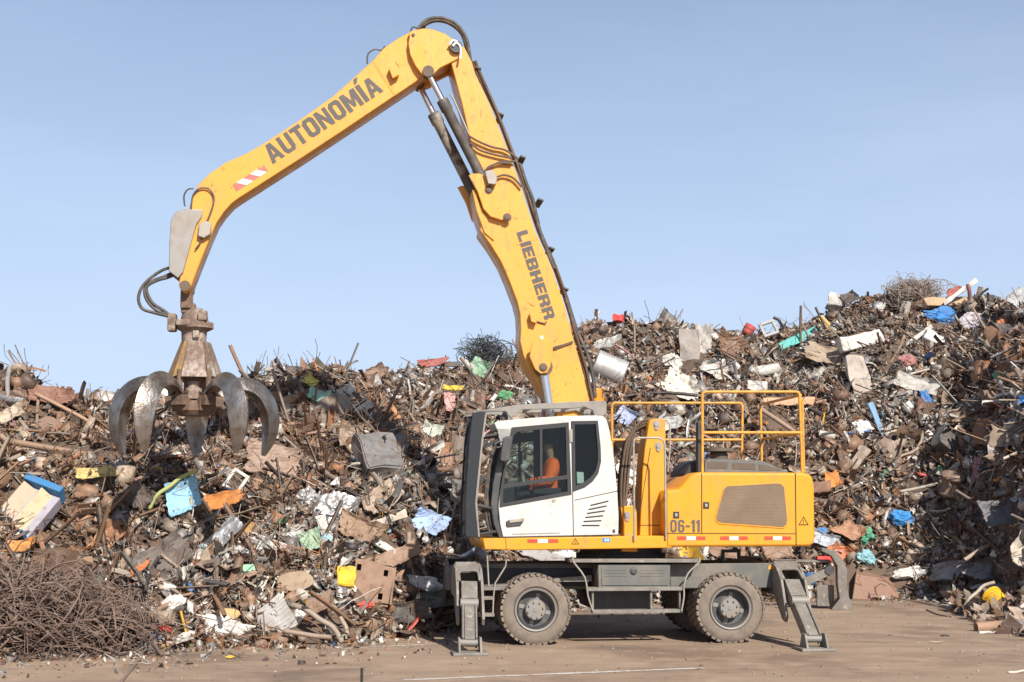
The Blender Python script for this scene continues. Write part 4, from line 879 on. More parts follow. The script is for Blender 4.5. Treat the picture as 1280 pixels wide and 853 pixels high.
# ================================================================ scrap heap
CLEAR = [(it[2], it[3] + (4 if it[0] in ('bar', 'curve', 'tee') else 2), it[4], it[5] + (10 if it[0] in ('bar', 'curve', 'tee') else 4), it[6]) for it in ITEMS] + [(32, 637, 66, 80, 0), (466, 733, 52, 56, 0), (1098, 728, 64, 34, 0), (1244, 757, 40, 36, 0), (1243, 785, 56, 22, 0), (1222, 745, 56, 20, 38), (1056, 735, 60, 60, 0)]
_perm = rng.permutation(4096)
_val = rng.random(4096)
def vnoise(x, y):
    xi, yi = np.floor(x).astype(int), np.floor(y).astype(int); fx, fy = x - xi, y - yi
    fx = fx * fx * (3 - 2 * fx); fy = fy * fy * (3 - 2 * fy)
    g = lambda a, b: _val[_perm[(a + _perm[b & 4095]) & 4095]]
    return (g(xi, yi) * (1 - fx) + g(xi + 1, yi) * fx) * (1 - fy) + (g(xi, yi + 1) * (1 - fx) + g(xi + 1, yi + 1) * fx) * fy - .5
bx = np.array([-700, -300, 0, 180, 300, 450, 560, 640, 760, 900, 1080, 1160, 1230, 1290, 1440, 1660, 1900, 2200.])
by = np.array([820, 820, 818, 811, 802, 798, 783, 766, 754, 748, 746, 747, 753, 768, 784, 800, 820, 830.])
cxp = np.array([-700, -300, 0, 180, 300, 450, 640, 800, 1000, 1200, 1280, 1440, 1660, 2200.])
cd = np.array([27, 27, 27, 28, 29.5, 32, 36, 40, 41, 38.5, 36, 34, 31, 28.])
sx_ = np.array([-700, -300, 0, 25, 50, 75, 105, 140, 180, 240, 320, 345, 385, 430, 475, 520, 560, 600, 640, 690, 745, 770, 830, 880, 905, 960, 1000, 1045, 1090, 1140, 1180, 1230, 1280, 1440, 1660, 2200.])
sy_ = np.array([494, 489, 478, 488, 513, 512, 513, 508, 505, 504, 497, 488, 475, 480, 479, 465, 460, 453, 447, 428, 396, 401, 411, 414, 417, 411, 407, 388, 379, 374, 372, 371, 371, 345, 285, 270.])  # unseen spur past the right edge, added and raised to shade the slope
def heap_h(a, D):
    """height of the heap at bearing a (x / depth) and depth D"""
    px = a * F + 640
    Db = 3734. / (np.interp(px, bx, by) - 630); Dc = np.interp(px, cxp, cd)
    zc = CH + (630 - np.interp(px, sx_, sy_)) * Dc / F
    t = (D - Db) / (Dc - Db)
    tt = np.clip(t, 0, 1)
    prof = tt ** .85 * .75 + .25 * (1 - (1 - tt) ** 2.2)
    z = zc * np.where(t < 1, prof, np.maximum(1 - (t - 1) * .10, .3))
    x = a * D
    n = vnoise(x * .45 + 9, D * .45) * 1.2 + vnoise(x * 1.1, D * 1.1 + 5) * .6 + vnoise(x * 2.7 + 3, D * 2.7) * .28
    z = z + n * np.clip(t * 4, 0, 1) * np.where(t < .93, 1., .35)
    return np.where(t < -0.02, -.15, np.maximum(z, -.15))
def floor_h(a, D): return np.maximum(heap_h(a, D), 0.)
def heap_hit(px, py):
    d = ray(px, py); d = d / d.y
    Ds = np.arange(16, 46, .02); z = CH + d.z * Ds
    h = heap_h(np.full_like(Ds, d.x), Ds); k = np.nonzero(h >= z)[0]
    if len(k): D = Ds[k[0]]; return Vector((d.x * D, D, CH + d.z * D)), D
    j = int(np.argmax((h - CH) / Ds)); D = Ds[j]      # above the skyline: it stands on the crest
    return Vector((d.x * D, D, min(CH + d.z * D, h[j] + .22))), D
# heap body
na, nt_ = 380, 130
aa = (np.linspace(-600, 2100, na) - 640) / F
V = []
for i, a in enumerate(aa):
    px = a * F + 640; Db = 3734. / (np.interp(px, bx, by) - 630); Dc = np.interp(px, cxp, cd)
    t = np.concatenate([np.linspace(-.04, 1.05, 100), np.linspace(1.08, 2.2, 30)])
    D = Db + (Dc - Db) * t; V.append(np.stack([a * D, D, heap_h(np.full_like(D, a), D)], 1))
V = np.concatenate(V)
idx = np.arange(na * nt_).reshape(na, nt_)
Q = np.stack([idx[:-1, :-1], idx[1:, :-1], idx[1:, 1:], idx[:-1, 1:]], -1).reshape(-1, 4)
def np_mesh(name, V, Q, tint=None, smooth=False):
    me = bpy.data.meshes.new(name); k = Q.shape[1]
    me.vertices.add(len(V)); me.vertices.foreach_set('co', V.astype(np.float32).ravel())
    me.loops.add(Q.size); me.loops.foreach_set('vertex_index', Q.astype(np.int32).ravel())
    me.polygons.add(len(Q)); me.polygons.foreach_set('loop_start', np.arange(0, Q.size, k, dtype=np.int32))
    me.polygons.foreach_set('loop_total', np.full(len(Q), k, np.int32))
    if tint is not None:
        at = me.attributes.new('tint', 'FLOAT_COLOR', 'POINT'); at.data.foreach_set('color', tint.astype(np.float32).ravel())
    me.update(calc_edges=True); me.validate()
    if smooth: me.polygons.foreach_set('use_smooth', [True] * len(me.polygons))
    return me
hm = mat('heap_brown_gap_shade', (.11, .074, .052), .9, 0, (.15, .10, .07), 1.1, .45, .65, 1., 9, (.03, .025, .022), 2.3, .55, .65)  # brown base, darkened in colour to stand for shaded gaps between pieces
tag(link('scrap_heap', np_mesh('heap', V, Q), hm, None), 'long rust brown heap of mixed metal scrap behind the handler', kind='structure')

# ---------------------------------------------------------------- loose debris (nobody could count it)
PAL = {  # rgb + metallic
 'rust': [(.20, .115, .072, 0), (.26, .155, .096, 0), (.16, .098, .066, 0), (.28, .165, .10, 0), (.27, .13, .068, 0), (.09, .058, .044, 0)],
 'dust': [(.33, .25, .185, 0), (.27, .21, .16, 0), (.39, .30, .225, 0), (.20, .16, .13, 0)],
 'grey': [(.35, .335, .31, .3), (.24, .23, .22, .3), (.45, .43, .39, .2), (.15, .148, .145, .2), (.5, .49, .48, .7)],
 'pale': [(.56, .52, .46, 0), (.66, .64, .60, 0), (.48, .42, .35, 0)],
 'dark': [(.035, .033, .032, 0), (.06, .055, .05, 0), (.05, .05, .06, .2), (.08, .06, .05, 0)],
 'loud': [(.45, .06, .05, 0), (.04, .17, .42, 0), (.10, .28, .22, 0), (.62, .36, .04, 0), (.60, .20, .05, 0), (.25, .42, .48, 0), (.5, .25, .24, 0), (.16, .30, .14, 0)],
}
PK = list(PAL)
def place(n, lo=-330, hi=1560, tlo=-.02, thi=1.12, cl=1.):
    px = rng.uniform(lo, hi, n); a = (px - 640) / F
    Db = 3734. / (np.interp(px, bx, by) - 630); Dc = np.interp(px, cxp, cd)
    t = rng.uniform(tlo, thi, n); D = Db + (Dc - Db) * t
    z = floor_h(a, D); keep = np.ones(n, bool)
    c, sn = math.cos(PITCH), math.sin(PITCH); zc = D * c + (z - CH) * sn; yc = -D * sn + (z - CH) * c
    ix, iy = CX + F * a * D / zc, CY - F * yc / zc
    for it in CLEAR:
        x, y, w_, h_, an = it; an = R(an); dx, dy = ix - x, -(iy - y)
        u, v = dx * math.cos(an) + dy * math.sin(an), -dx * math.sin(an) + dy * math.cos(an)
        keep &= (u / (w_ * .50 + 3)) ** 2 + (v / (h_ * .50 + 3)) ** 2 > cl
    return px[keep], t[keep], np.stack([a * D, D, z], 1)[keep]
def tints(px, t, n):
    x = (px - 640) / F * 30; cl = vnoise(x * .55 + 31, t * 4.2 + 7); c2 = vnoise(x * 1.6 + 77, t * 9 + 3)
    out = np.zeros((n, 4)); u = rng.random(n)
    right = np.clip((px - 420) / 500, 0, 1); low = np.clip(1 - t * 1.6, 0, 1)
    pr = np.stack([.50 - .20 * right - .10 * low - cl * .9, .20 + .06 * right + 0 * t, .12 + .12 * right + .05 * low + cl * .5, .04 + .085 * right + .08 * low + c2 * .25, .085 + .02 * right - c2 * .12, .016 + .012 * low + 0 * t], 1)
    pr = np.clip(pr, .008, None); pr /= pr.sum(1, keepdims=True); cum = np.cumsum(pr, 1)
    k = (u[:, None] > cum).sum(1).clip(0, 5)
    for i, nm in enumerate(PK):
        m = k == i; P_ = np.array(PAL[nm]); out[m] = P_[rng.integers(0, len(P_), m.sum())]
    out[:, :3] *= rng.uniform(.7, 1.25, (n, 1)); out[:, :3] = np.clip(out[:, :3], .015, .85)
    return out
def rots(n, flat=.5):
    q = rng.normal(size=(n, 4)); q[:, 0] += flat * 2; q /= np.linalg.norm(q, axis=1, keepdims=True)
    w, x, y, z = q.T
    return np.stack([np.stack([1 - 2 * (y * y + z * z), 2 * (x * y - z * w), 2 * (x * z + y * w)], -1), np.stack([2 * (x * y + z * w), 1 - 2 * (x * x + z * z), 2 * (y * z - x * w)], -1), np.stack([2 * (x * z - y * w), 2 * (y * z + x * w), 1 - 2 * (x * x + y * y)], -1)], 1)
TILT = np.array([[1, 0, 0], [0, math.cos(.6), -math.sin(.6)], [0, math.sin(.6), math.cos(.6)]])
def emit(name, lab, px, t, pos, V, Q, tint, lift=.05, nmax=None):
    n, m, _ = V.shape
    W = V + pos[:, None, :] + np.array([0, -.5, .86]) * lift
    QQ = (Q[None] + (np.arange(n) * m)[:, None, None]).reshape(-1, Q.shape[1])
    o = link(name, np_mesh(name, W.reshape(-1, 3), QQ, np.repeat(tint, m, 0)), M['scrap']); tag(o, lab, kind='stuff'); return o
def grid_q(a, b): 
    i = np.arange(a * b).reshape(a, b); return np.stack([i[:-1, :-1], i[1:, :-1], i[1:, 1:], i[:-1, 1:]], -1).reshape(-1, 4)
def sheets(n, smin, smax, **k):
    px, t, pos = place(n, **k); n = len(px); g = 5
    u, v = np.meshgrid(np.linspace(-1, 1, g), np.linspace(-1, 1, g), indexing='ij'); u, v = u.ravel(), v.ravel()
    s = np.exp(rng.uniform(math.log(smin), math.log(smax), (n, 1))); asp = rng.uniform(.25, 1., (n, 1))
    X = u[None] + rng.normal(0, .12, (n, g * g)); Y = v[None] * asp + rng.normal(0, .10, (n, g * g)) * asp
    th = rng.uniform(0, math.pi, (n, 1)); f = np.cos(th) * u + np.sin(th) * v
    Z = np.clip(rng.normal(0, .14, (n, 1)), -.3, .3) * f ** 2 * 2.2 + np.abs(f - rng.uniform(-.5, .5, (n, 1))) * rng.normal(0, .5, (n, 1)) + rng.normal(0, .09, (n, g * g)) * rng.uniform(.2, 1.6, (n, 1))
    L = np.stack([X, Y, Z], -1) * s[..., None] * .5
    return px, t, pos, np.einsum('nij,nkj->nki', rots(n, .35) @ TILT, L), grid_q(g, g)
def rods(n, lmin, lmax, rmin, rmax, bend, seg=6, **k):
    px, t, pos = place(n, **k); n = len(px)
    L = np.exp(rng.uniform(math.log(lmin), math.log(lmax), (n, 1))); r = np.exp(rng.uniform(math.log(rmin), math.log(rmax), (n, 1, 1)))
    d = rng.normal(size=(n, 1, 3)); d[..., 2] *= .7; d /= np.linalg.norm(d, axis=2, keepdims=True)
    ax = rng.normal(size=(n, 1, 3)); b = rng.normal(0, bend, (n, 1, 1)); 
    dirs = d + np.cumsum(rng.normal(0, bend, (n, seg, 3)) * .5 + ax * b * .35, 1); dirs /= np.linalg.norm(dirs, axis=2, keepdims=True)
    p = np.cumsum(dirs, 1) * (L / seg)[..., None]; p -= p[:, seg // 2:seg // 2 + 1]
    up = np.cross(dirs, rng.normal(size=(n, 1, 3))); up /= np.linalg.norm(up, axis=2, keepdims=True); sd = np.cross(dirs, up)
    ring = np.concatenate([p + (up * math.cos(w) + sd * math.sin(w)) * r for w in (0, 2.094, 4.189)], 1).reshape(n, 3, seg, 3).transpose(0, 2, 1, 3).reshape(n, seg * 3, 3)
    Q = [(i * 3 + j, i * 3 + (j + 1) % 3, i * 3 + 3 + (j + 1) % 3, i * 3 + 3 + j) for i in range(seg - 1) for j in range(3)]
    return px, t, pos, ring, np.array(Q)
def chunks(n, smin, smax, **k):
    px, t, pos = place(n, **k); n = len(px)
    c = np.array([(x, y, z) for x in (-1, 1) for y in (-1, 1) for z in (-1, 1)], float)
    s = np.exp(rng.uniform(math.log(smin), math.log(smax), (n, 1, 1))); dm = rng.uniform(.1, 1, (n, 1, 3)); dm[..., 0] = 1
    L = (c[None] * dm + rng.normal(0, .13, (n, 8, 3)) * dm) * s * .5
    return px, t, pos, np.einsum('nij,nkj->nki', rots(n, .1), L), np.array([(0, 1, 3, 2), (4, 6, 7, 5), (0, 4, 5, 1), (2, 3, 7, 6), (0, 2, 6, 4), (1, 5, 7, 3)])
def ells(n, lmin, lmax, **k):   # angle iron, channel and torn strip
    px, t, pos = place(n, **k); n = len(px); seg = 5
    L = np.exp(rng.uniform(math.log(lmin), math.log(lmax), (n, 1))); w = L * rng.uniform(.04, .14, (n, 1)); u = np.linspace(-.5, .5, seg)
    bx_, bz_ = rng.normal(0, .12, (n, 1)), rng.normal(0, .16, (n, 1)); tw = rng.normal(0, .5, (n, 1)) * u
    cx, cy, cz = u * L, bx_ * L * (u * 2) ** 2 + rng.normal(0, .01, (n, seg)) * L, bz_ * L * np.abs(u * 2) ** 1.5
    rows = []
    for (py, pz) in ((1, 0), (0, 0), (0, 1)):
        yy, zz_ = py * np.cos(tw) - pz * np.sin(tw), py * np.sin(tw) + pz * np.cos(tw)
        rows.append(np.stack([cx, cy + yy * w, cz + zz_ * w], -1))
    V = np.stack(rows, 2).reshape(n, seg * 3, 3)
    return px, t, pos, np.einsum('nij,nkj->nki', rots(n, .2), V), grid_q(seg, 3)
ph = (1 + 5 ** .5) / 2
ICO = np.array([(-1, ph, 0), (1, ph, 0), (-1, -ph, 0), (1, -ph, 0), (0, -1, ph), (0, 1, ph), (0, -1, -ph), (0, 1, -ph), (ph, 0, -1), (ph, 0, 1), (-ph, 0, -1), (-ph, 0, 1)]) / 1.9
ICF = np.array([(0, 11, 5), (0, 5, 1), (0, 1, 7), (0, 7, 10), (0, 10, 11), (1, 5, 9), (5, 11, 4), (11, 10, 2), (10, 7, 6), (7, 1, 8), (3, 9, 4), (3, 4, 2), (3, 2, 6), (3, 6, 8), (3, 8, 9), (4, 9, 5), (2, 4, 11), (6, 2, 10), (8, 6, 7), (9, 8, 1)])
def lumps(n, smin, smax, **k):
    px, t, pos = place(n, **k); n = len(px); s = np.exp(rng.uniform(math.log(smin), math.log(smax), (n, 1, 1)))
    L = (ICO[None] + rng.normal(0, .28, (n, 12, 3))) * rng.uniform(.35, 1, (n, 1, 3)) * s * .5
    return px, t, pos, np.einsum('nij,nkj->nki', rots(n, 0), L), ICF
def go(name, lab, r, lift, fn=None):
    px, t, pos, V, Q = r; n = len(px); c = tints(px, t, n)
    if fn is not None: c = fn(c, px, t)
    emit(name, lab, px, t, pos, V, Q, c, lift)
def brown(c, px, t):
    m = rng.random(len(px)) < .62; P_ = np.array(PAL['rust'] + PAL['dust']); c[m] = P_[rng.integers(0, len(P_), m.sum())]; return c
go('sheet_scrap', 'loose torn and crumpled sheet metal all over the heap', sheets(11500, .08, .32), .08)
go('sheet_scrap', 'larger torn sheet metal lying over the heap', sheets(420, .4, .8, cl=3., thi=.88), .08, brown)
go('shred_scrap', 'small shredded metal scraps all over the heap', sheets(26000, .04, .17, hi=1400, lo=-150, cl=.55), .10)
go('rod_scrap', 'bent rods and wires sticking out all over the heap', rods(8500, .25, 1.2, .005, .016, .3, thi=.95), .10, brown)
go('rod_scrap', 'loops of loose wire strewn over the heap', rods(5500, .5, 1.8, .005, .010, .9, 9, cl=.6, thi=.99), .12, brown)
go('tube_scrap', 'straight bars and tubes strewn over the heap', rods(1500, .6, 2.4, .018, .05, .05, thi=.93), .10, brown)
go('strip_scrap', 'bent strips and angle iron strewn over the heap', ells(7000, .18, .9, cl=1.3), .10)
go('block_scrap', 'crushed boxes and blocks strewn over the heap', chunks(6000, .08, .36), .06)
go('lump_scrap', 'crumpled lumps and bags strewn over the heap', lumps(8000, .05, .24), .06)
go('foot_scrap', 'small scraps lying along the foot of the heap', sheets(2500, .03, .16, tlo=-.10, thi=.05), .02)
go('foot_scrap', 'thin litter of small scraps on the ground before the heap', sheets(700, .02, .11, tlo=-.36, thi=-.03), .01)
go('foot_scrap', 'short wires and rods on the ground before the heap', rods(220, .1, .6, .004, .010, .3, tlo=-.25, thi=-.02), .03)
go('crest_scrap', 'torn scraps standing up along the crest of the heap', ells(160, .2, .6, tlo=.95, thi=1.1), .06, brown)
go('crest_scrap', 'thin wires standing up along the crest of the heap', rods(260, .3, .9, .005, .010, .6, 8, tlo=.95, thi=1.1), .05, brown)
# scrap spilled forward over the ground at the end of the heap
def spill(n, fnV, hmax, lab, nm):
    px, t, pos, V, Q = fnV; n = len(px)
    qx = rng.uniform(1180, 1420, n); top = np.interp(qx, bx, by) - 2; u = rng.random(n) ** 1.5; bot = np.interp(qx, [1180, 1240, 1290, 1420], [762, 786, 797, 812])
    qy = top + (np.maximum(bot - top, 3)) * u
    D = 3734. / (qy - 630); P_ = np.stack([(qx - 640) / F * D, D, rng.random(n) * hmax * (1 - u) + .02], 1)
    emit(nm, lab, None, None, P_, V, Q, brown(tints(qx, np.full(n, .05), n), qx, None), .02)
spill(0, sheets(1100, .08, .5), .45, 'torn sheets spilled over the ground at the end of the heap', 'sheet_scrap')
spill(0, lumps(500, .06, .3), .3, 'crumpled lumps spilled over the ground at the end of the heap', 'lump_scrap')
spill(0, rods(350, .3, 1.3, .005, .016, .3), .35, 'wires spilled over the ground at the end of the heap', 'rod_scrap')
# the big tangle of wire at the foot of the heap
def wire_tangle(name, n, cen, rad, mtl, lab, L=(1.4, 3.6), r=(.0045, .016), kind='stuff', curv=.22, cat=None, seg=14):
    b = MB()
    for i in range(n):
        while True:
            q = Vector((random.uniform(-1, 1), random.uniform(-1, 1), random.uniform(-1, 1)))
            if q.length < 1: break
        p = Vector((q.x * rad[0], q.y * rad[1], q.z * rad[2])) + cen; d = Vector((random.gauss(0, 1), random.gauss(0, .6), random.gauss(0, .45))).normalized()
        w = Vector((random.gauss(0, 1), random.gauss(0, 1), random.gauss(0, 1))).normalized() * random.uniform(.2, 1) * curv
        pts = []; ln = random.uniform(*L) / seg
        for k in range(seg + 1):
            pts.append(p.copy()); d = (d + w.cross(d) + Vector((random.gauss(0, .035), random.gauss(0, .035), random.gauss(0, .035)))).normalized(); p = p + d * ln
            e = Vector(((p.x - cen.x) / rad[0], (p.y - cen.y) / rad[1], (p.z - cen.z) / rad[2]))
            if e.length > 1.: d = (d - Vector((e.x, e.y, e.z)) * .3).normalized()
            p.z = max(p.z, .03)
        b.tube(pts, r[0] * (r[1] / r[0]) ** (random.random() ** 1.6), 4, cap=False)
    o = b.build(name, mtl, None); tag(o, lab, cat, kind=kind); return o
wm = mat('rusty_wire', (.135, .088, .068), .8, .0, (.21, .145, .11), 3, .4, .6, 0, 40, (.10, .07, .055), 5, .55, .65)
for (px, py, rx, ry, rz, n) in ((60, 784, .85, .5, .31, 560), (0, 780, .9, .6, .34, 460), (-60, 765, 1., .8, .5, 240), (20, 752, .6, .4, .2, 170), (122, 797, .5, .35, .17, 170), (20, 803, .9, .35, .18, 200)):
    h, D = heap_hit(px, py); wire_tangle('wire_scrap', n, h + Vector((0, .0, .05)), (rx, ry, rz), wm, 'thick tangle of rusty brown wire at the foot of the heap')

# ---------------------------------------------------------------- single pieces one can point at
def crumple(me, amp, sc, seed=None):
    s = Vector((random.uniform(0, 99), random.uniform(0, 99), random.uniform(0, 99)))
    for v in me.vertices: v.co += mnoise.noise_vector(v.co * sc + s) * amp
def g_sheet(w, h, c=.06, bend=.12, outline=None, n=18):
    bm = bmesh.new(); bmesh.ops.create_grid(bm, x_segments=n, y_segments=n, size=.5)
    th = random.uniform(0, 3.14); s = random.uniform(-.2, .2); ph_ = random.uniform(0, 9); sk = random.uniform(-.28, .28); tp = random.uniform(-.35, .35)
    sd = Vector((random.uniform(0, 50), random.uniform(0, 50), 0)); k = random.uniform(.35, .75); jag = random.uniform(.06, .2)
    for v in bm.verts:
        x, y = v.co.x, v.co.y
        e = 1 + .22 * mnoise.noise(Vector((math.atan2(y, x) * 1.3, ph_, 3))) + jag * mnoise.noise(Vector((math.atan2(y, x) * 6, ph_, 9)))
        X, Y = x * e * (1 + tp * y), y * e; X += sk * Y
        f = math.cos(th) * x + math.sin(th) * y; f2 = -math.sin(th) * x + math.cos(th) * y
        z = abs(f - s) * bend * 2.4 + bend * f * f + k * .16 * abs(mnoise.noise(Vector((x, y, 0)) * 3 + sd)) + k * .09 * abs(mnoise.noise(Vector((x, y, 5)) * 7 + sd)) + max(abs(f2) - .36, 0) * random.choice((1, 1.2))
        v.co = Vector((X * w, Y * h, z * min(w, h)))
    bmesh.ops.recalc_face_normals(bm, faces=bm.faces)
    bmesh.ops.delete(bm, geom=random.sample(bm.faces[:], 6), context='FACES')
    bmesh.ops.solidify(bm, geom=bm.faces[:], thickness=.012)
    me = bpy.data.meshes.new('sheet'); bm.to_mesh(me); bm.free()
    crumple(me, c * 1.3 * min(w, h), 2.2 / min(w, h)); return me
def g_from(mb, bev=0.):
    me = mesh(mb.v, mb.f); bm = bmesh.new(); bm.from_mesh(me); bmesh.ops.recalc_face_normals(bm, faces=bm.faces)
    if bev: bmesh.ops.bevel(bm, geom=[e for e in bm.edges if len(e.link_faces) == 2 and e.calc_face_angle(0) > .5], offset=bev, segments=2, affect='EDGES', clamp_overlap=True)
    bm.to_mesh(me); bm.free(); return me
def g_pipe(w, h, bend=0.): return g_from(MB().lathe([(h / 2, -w / 2), (h / 2, w / 2), (h * .4, w / 2), (h * .4, -w / 2), (h / 2, -w / 2)], (0, 0, 0), 'X', 18))
def g_bar(w, h):
    k = random.uniform(-.03, .03) * w
    return g_from(MB().tube([(-w / 2, 0, 0), (-w / 6, k, 0), (w / 6, k * 1.4, .02), (w / 2, -k, 0)], h / 2, 8, 3))
def g_beam(w, h):
    b = MB(); b.box((0, 0, 0), (w, h, .02)); b.box((0, h / 2, .04), (w, .02, .1)); b.box((0, -h / 2, .04), (w, .02, .1)); me = g_from(b); crumple(me, .03, 2); return me
def g_plank(w, h):
    bm = bmesh.new(); bm.from_mesh(mesh(*(lambda b: (b.v, b.f))(MB().box((0, 0, 0), (w, h, max(.035, h * .18))))))
    bmesh.ops.subdivide_edges(bm, edges=bm.edges[:], cuts=5, use_grid_fill=True); me = bpy.data.meshes.new('p'); bm.to_mesh(me); bm.free(); crumple(me, .10 * h + .02, 1.3 / max(h, .12)); crumple(me, .05 * h, 4 / max(h, .12)); return me
def g_box(w, h, d=None, dent=.16):
    d = d or min(w, h) * .7
    bm = bmesh.new(); bm.from_mesh(g_from(MB().box((0, 0, 0), (w, h, d)), min(w, h, d) * .06))
    bmesh.ops.subdivide_edges(bm, edges=bm.edges[:], cuts=4, use_grid_fill=True); me = bpy.data.meshes.new('b'); bm.to_mesh(me); bm.free(); crumple(me, dent * min(w, h), 1.6 / min(w, h)); return me
def g_drum(w, h):
    r = h / 2; L = w
    pr = [(0, -L / 2 + .02), (r * .9, -L / 2 + .02), (r, -L / 2), (r, -L / 6), (r * 1.05, -L / 6 + .015), (r, -L / 6 + .03), (r, L / 6), (r * 1.05, L / 6 + .015), (r, L / 6 + .03), (r, L / 2), (r * .9, L / 2 - .02), (0, L / 2 - .02)]
    me = g_from(MB().lathe(pr, (0, 0, 0), 'X', 24)); crumple(me, .04 * r, 2.5 / r); return me
def g_lump(w, h):
    bm = bmesh.new(); bmesh.ops.create_icosphere(bm, subdivisions=4, radius=.5)
    s = Vector((random.uniform(0, 50), 1, 2))
    for v in bm.verts:
        p = v.co.copy(); n1 = mnoise.noise(p * 2.6 + s); n2 = abs(mnoise.noise(p * 4.5 + s)); n3 = abs(mnoise.noise(p * 10 + s)); v.co *= 1 + n1 * .55 - n2 * .55 - n3 * .22
        v.co = Vector((v.co.x * w * 1.15, v.co.y * h * 1.15, v.co.z * min(w, h) * .7))
    me = bpy.data.meshes.new('l'); bm.to_mesh(me); bm.free(); return me
def g_frame(w, h, t=None):
    t = t or min(w, h) * .17; b = MB()
    b.box((0, h / 2 - t / 2, 0), (w, t, t)); b.box((0, -h / 2 + t / 2, 0), (w, t, t)); b.box((-w / 2 + t / 2, 0, 0), (t, h - 2 * t, t)); b.box((w / 2 - t / 2, 0, 0), (t, h - 2 * t, t)); return g_from(b, t * .12)
def g_disc(w, h):
    me = g_from(MB().lathe([(0, .02), (.30, .035), (.42, .0), (.5, .03), (.5, .06), (.44, .04), (.3, .06), (0, .05)], (0, 0, 0), 'Z', 28)); me.transform(Matrix.Diagonal((w, h, min(w, h), 1))); crumple(me, .03 * w, 2 / w); return me
def g_duct(w, h):
    pr = []
    for i in range(25): pr.append((h / 2 * (1 + (.06 if i % 2 else -.03)), -w / 2 + w * i / 24))
    pr += [(r * .95, x) for r, x in pr[::-1]]; pr.append(pr[0])
    me = g_from(MB().lathe(pr, (0, 0, 0), 'X', 32)); crumple(me, .08 * h, 1.2 / h); return me
def g_corr(w, h):
    n = 40; vs, fs = [], []
    for i in range(n + 1):
        for j in range(5): vs.append((-w / 2 + w * i / n, -h / 2 + h * j / 4, math.sin(i * 1.6) * .035 * h))
    for i in range(n):
        for j in range(4): fs.append((i * 5 + j, i * 5 + 5 + j, i * 5 + 6 + j, i * 5 + j + 1))
    me = mesh(vs, fs); crumple(me, .12 * min(w, h), 1.6 / min(w, h)); return me
def g_tri(w, h):
    b = MB().add([(-w / 2, -h / 2, 0), (w / 2, -h / 2, 0), (-w * .3, h / 2, .03), (-w / 2, -h / 2, .03), (w / 2, -h / 2, .03), (-w * .3, h / 2, .06)], [(0, 2, 1), (3, 4, 5), (0, 1, 4, 3), (1, 2, 5, 4), (2, 0, 3, 5)]); return g_from(b)
def g_curve(w, h):
    b = MB(); b.tube([(-w / 2, -w * .05, 0), (-w / 4, w * .04, .05), (0, w * .03, .02), (w / 4, w * .04, -.02), (w / 2, -w * .06, 0)], h / 2, 7, 4); return g_from(b)
def g_tee(w, h):
    b = MB(); b.tube([(-w / 2, 0, 0), (w / 2, 0, 0)], h / 2, 10); b.tube([(w * .1, 0, 0), (-w * .15, -w * .55, .1)], h / 2.2, 10); b.lathe([(0, 0), (h * .8, 0), (h * .8, .05), (0, .05)], (w / 2, 0, 0), 'X', 14); return g_from(b)
def g_spool(w, h): return g_from(MB().lathe([(.1, -.5), (.5, -.5), (.52, -.38), (.42, -.34), (.46, .1), (.44, .34), (.54, .36), (.5, .5), (.34, .5), (.3, .56), (.1, .56), (.1, -.5)], (0, 0, 0), 'Z', 28)) if 0 else (lambda me: (me.transform(Matrix.Diagonal((w, w, h, 1))), me)[1])(g_from(MB().lathe([(.1, -.5), (.5, -.5), (.52, -.38), (.42, -.34), (.46, .1), (.44, .34), (.54, .36), (.5, .5), (.34, .5), (.3, .56), (.1, .56), (.1, -.5)], (0, 0, 0), 'Z', 28)))
GEN = dict(sheet=g_sheet, pipe=g_pipe, bar=g_bar, beam=g_beam, plank=g_plank, box=g_box, drum=g_drum, lump=g_lump, frame=g_frame, disc=g_disc, duct=g_duct, corr=g_corr, tri=g_tri, curve=g_curve, tee=g_tee, spool=g_spool)
SMOOTH = {'disc', 'drum', 'duct', 'pipe', 'bar', 'curve', 'tee', 'spool', 'corr'}
from collections import Counter
GRP = {k: 'pieces of scrap on the heap: ' + k for k, v in Counter(i[10] for i in ITEMS).items() if v > 2}
def put(me, name, px, py, ang, tilt, lab, cat, m, smooth, lift=.12, D=None, parts=None):
    h, Dp = heap_hit(px, py)
    near = min(heap_hit(px + dx, py + dy)[1] for dx, dy in ((0, 7), (-8, 3), (8, 3), (0, 0)))
    d = ray(px, py); d = d / d.y; Dn = max(.3 * Dp + .7 * near, Dp - .9); h = h + d * (Dn - Dp)
    o = link(name, me, m, None, smooth)
    rr = (Matrix.Rotation(R(90 + tilt[0]), 4, 'X'))
    o.matrix_world = Matrix.Translation(h + (CP - h).normalized() * lift) @ Matrix.Rotation(R(tilt[1]), 4, 'Z') @ rr @ Matrix.Rotation(R(ang), 4, 'Z')
    tag(o, lab, cat, GRP.get(cat)); return o, Dp
